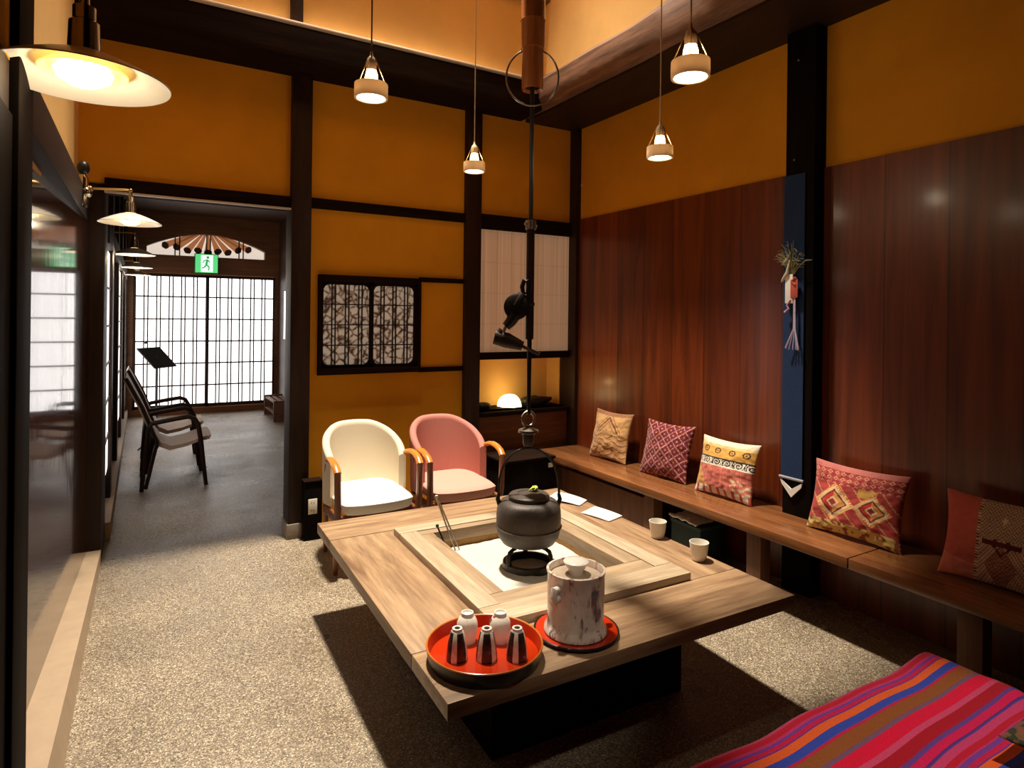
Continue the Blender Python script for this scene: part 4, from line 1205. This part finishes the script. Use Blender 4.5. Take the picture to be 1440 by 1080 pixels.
def lounge(loc, label):
    t = thing('bentwood_armchair', loc, label, 'chair', 'bentwood armchairs in the corridor')
    pad = plain('pale_brown_seat_pad', lin(196,168,146), .6, var=.1) if 'pale_brown_seat_pad' not in bpy.data.materials else bpy.data.materials['pale_brown_seat_pad']
    # faces +x ; local origin floor centre of the chair
    prof = [(-.36, .96), (-.33, .90), (-.24, .70), (-.16, .50), (-.10, .395), (-.02, .355), (.10, .375), (.22, .415), (.29, .425)]
    def sl(o):
        rows = []
        for i, (x, z) in enumerate(prof):
            rows.append([(x+o*.5, y, z+o) for y in (-.24, -.12, 0, .12, .24)])
        return rows
    mb = MB(); A = mb.grid(sl(0)); B = mb.grid(sl(-.035))
    for G_ in (0, -1):
        for i in range(len(prof)-1): mb.bm.faces.new((A[i][G_], A[i+1][G_], B[i+1][G_], B[i][G_]))
    for j in range(4):
        mb.bm.faces.new((A[0][j], A[0][j+1], B[0][j+1], B[0][j])); mb.bm.faces.new((A[-1][j], A[-1][j+1], B[-1][j+1], B[-1][j]))
    mb.build('sling_seat', pad, t, smooth=60)
    for s in (-1, 1):
        y = s*.28
        mb = MB(); mb.tube([(-.24, y, 0), (-.22, y, .30), (-.20, y, .52), (-.17, y, .565), (-.05, y, .585), (.10, y, .605), (.15, y, .585), (.18, y, .53), (.20, y, .40), (.245, y, 0)], [.017]+[.02]*8+[.017], 10, flat=(1, 1)); mb.build('arm_frame', M['dark'], t)
        mb = MB(); mb.tube([(-.21, y, .02), (-.13, y, .40), (-.24, y*.92, .70), (-.36, y*.9, .95)], .015, 8); mb.build('back_post', M['dark'], t)
    for (x, z) in ((-.13, .36), (.19, .385)):
        mb = MB(); mb.tube([(x, -.28, z), (x, .28, z)], .012, 8); mb.build('cross_bar', M['dark'], t)
    return t
la = lounge((.245, 6.33, 0), 'dark bentwood armchair in the corridor, nearer of two')
lb = copy_tree(la); lb.location = (.245, 7.15, 0); lb['label'] = 'dark bentwood armchair in the corridor, farther of two'

ms = thing('music_stand', (.14, 7.95, -.0), 'black stand with a tilted flat desk before the paper door', 'stand')
mb = MB()
c = Vector((0, 0, 1.0)); w = Vector((.11, .135, 0)); d = Vector((.085, -.07, -.105)); nn = w.cross(d).normalized()*.006
vs = [mb.bm.verts.new(c + a*w + b*d + k*nn) for k in (-1, 1) for a, b in ((-1, -1), (1, -1), (1, 1), (-1, 1))]
for q in ((0,1,2,3), (7,6,5,4), (0,4,5,1), (1,5,6,2), (2,6,7,3), (3,7,4,0)): mb.bm.faces.new([vs[i] for i in q])
mb.build('desk', M['black_plastic'], ms)
mb = MB(); mb.tube([(0, 0, .12), (0, 0, 1.02)], .012, 8); mb.sphere((-.11, .0, 1.17), .018); mb.build('pole', M['black_plastic'], ms)
for k in range(3):
    a = R(90 + 120*k); mb = MB(); mb.tube([(0, 0, .14), (.2*math.cos(a), .2*math.sin(a), .01)], .009, 8); mb.build('leg', M['black_plastic'], ms)
nt_ = thing('paper_notice', (1.85, 9.82, 1.12), 'narrow white notice on the right wall of the corridor', 'notice')
mb = MB(); mb.box(-.006, 0, -.10, .10, 0, .72); mb.build('sheet', M['daypaper'], nt_)  # sheet glows by itself, its brightness put into the material
sr_ = thing('shoe_rack', (1.70, 9.5, 0), 'low wooden slatted rack at the right end of the corridor', 'rack')
for z in (.10, .25): 
    mb = MB()
    for k in range(3): mb.box(-.12+.09*k, -.06+.09*k, -.4, .4, z, z+.02, .002)
    mb.build('shelf', M['benchleg'], sr_)
for y in (-.38, .38):
    mb = MB(); mb.box(-.13, .13, y-.015, y+.015, 0, .29, .002); mb.build('side', M['benchleg'], sr_)

# ------------------------------------------------------------------ light
light('SPOT', 'well_spotlight', (1.25, 3.6, 7.5), 5600, (1.0, .90, .74), .2, None, 48, 1.0, (1.4, 3.05, .4))
light('SPOT', 'added_cloth_light', (1.7, .1, 3.6), 250, (1.0, .90, .78), .06, None, 23, .6, (1.65, .62, .45))  # unseen light added to brighten the striped cloth
light('SPOT', 'added_tray_light', (.75, -.1, 3.3), 75, (1.0, .88, .72), .05, None, 17, .9, (1.17, 1.72, .60))  # unseen narrow light added to lift the jar and tray fronts
w = bpy.data.worlds.new('world'); scene.world = w; w.use_nodes = True
w.node_tree.nodes['Background'].inputs[0].default_value = (.9, .8, .7, 1)
w.node_tree.nodes['Background'].inputs[1].default_value = .008
vs_ = scene.view_settings
scene.display_settings.display_device = 'sRGB'
vs_.view_transform = 'Standard'; vs_.look = 'None'; vs_.gamma = 1; vs_.exposure = 0.0; vs_.use_curve_mapping = False
scene.cycles.max_bounces = 8; scene.cycles.sample_clamp_indirect = 6
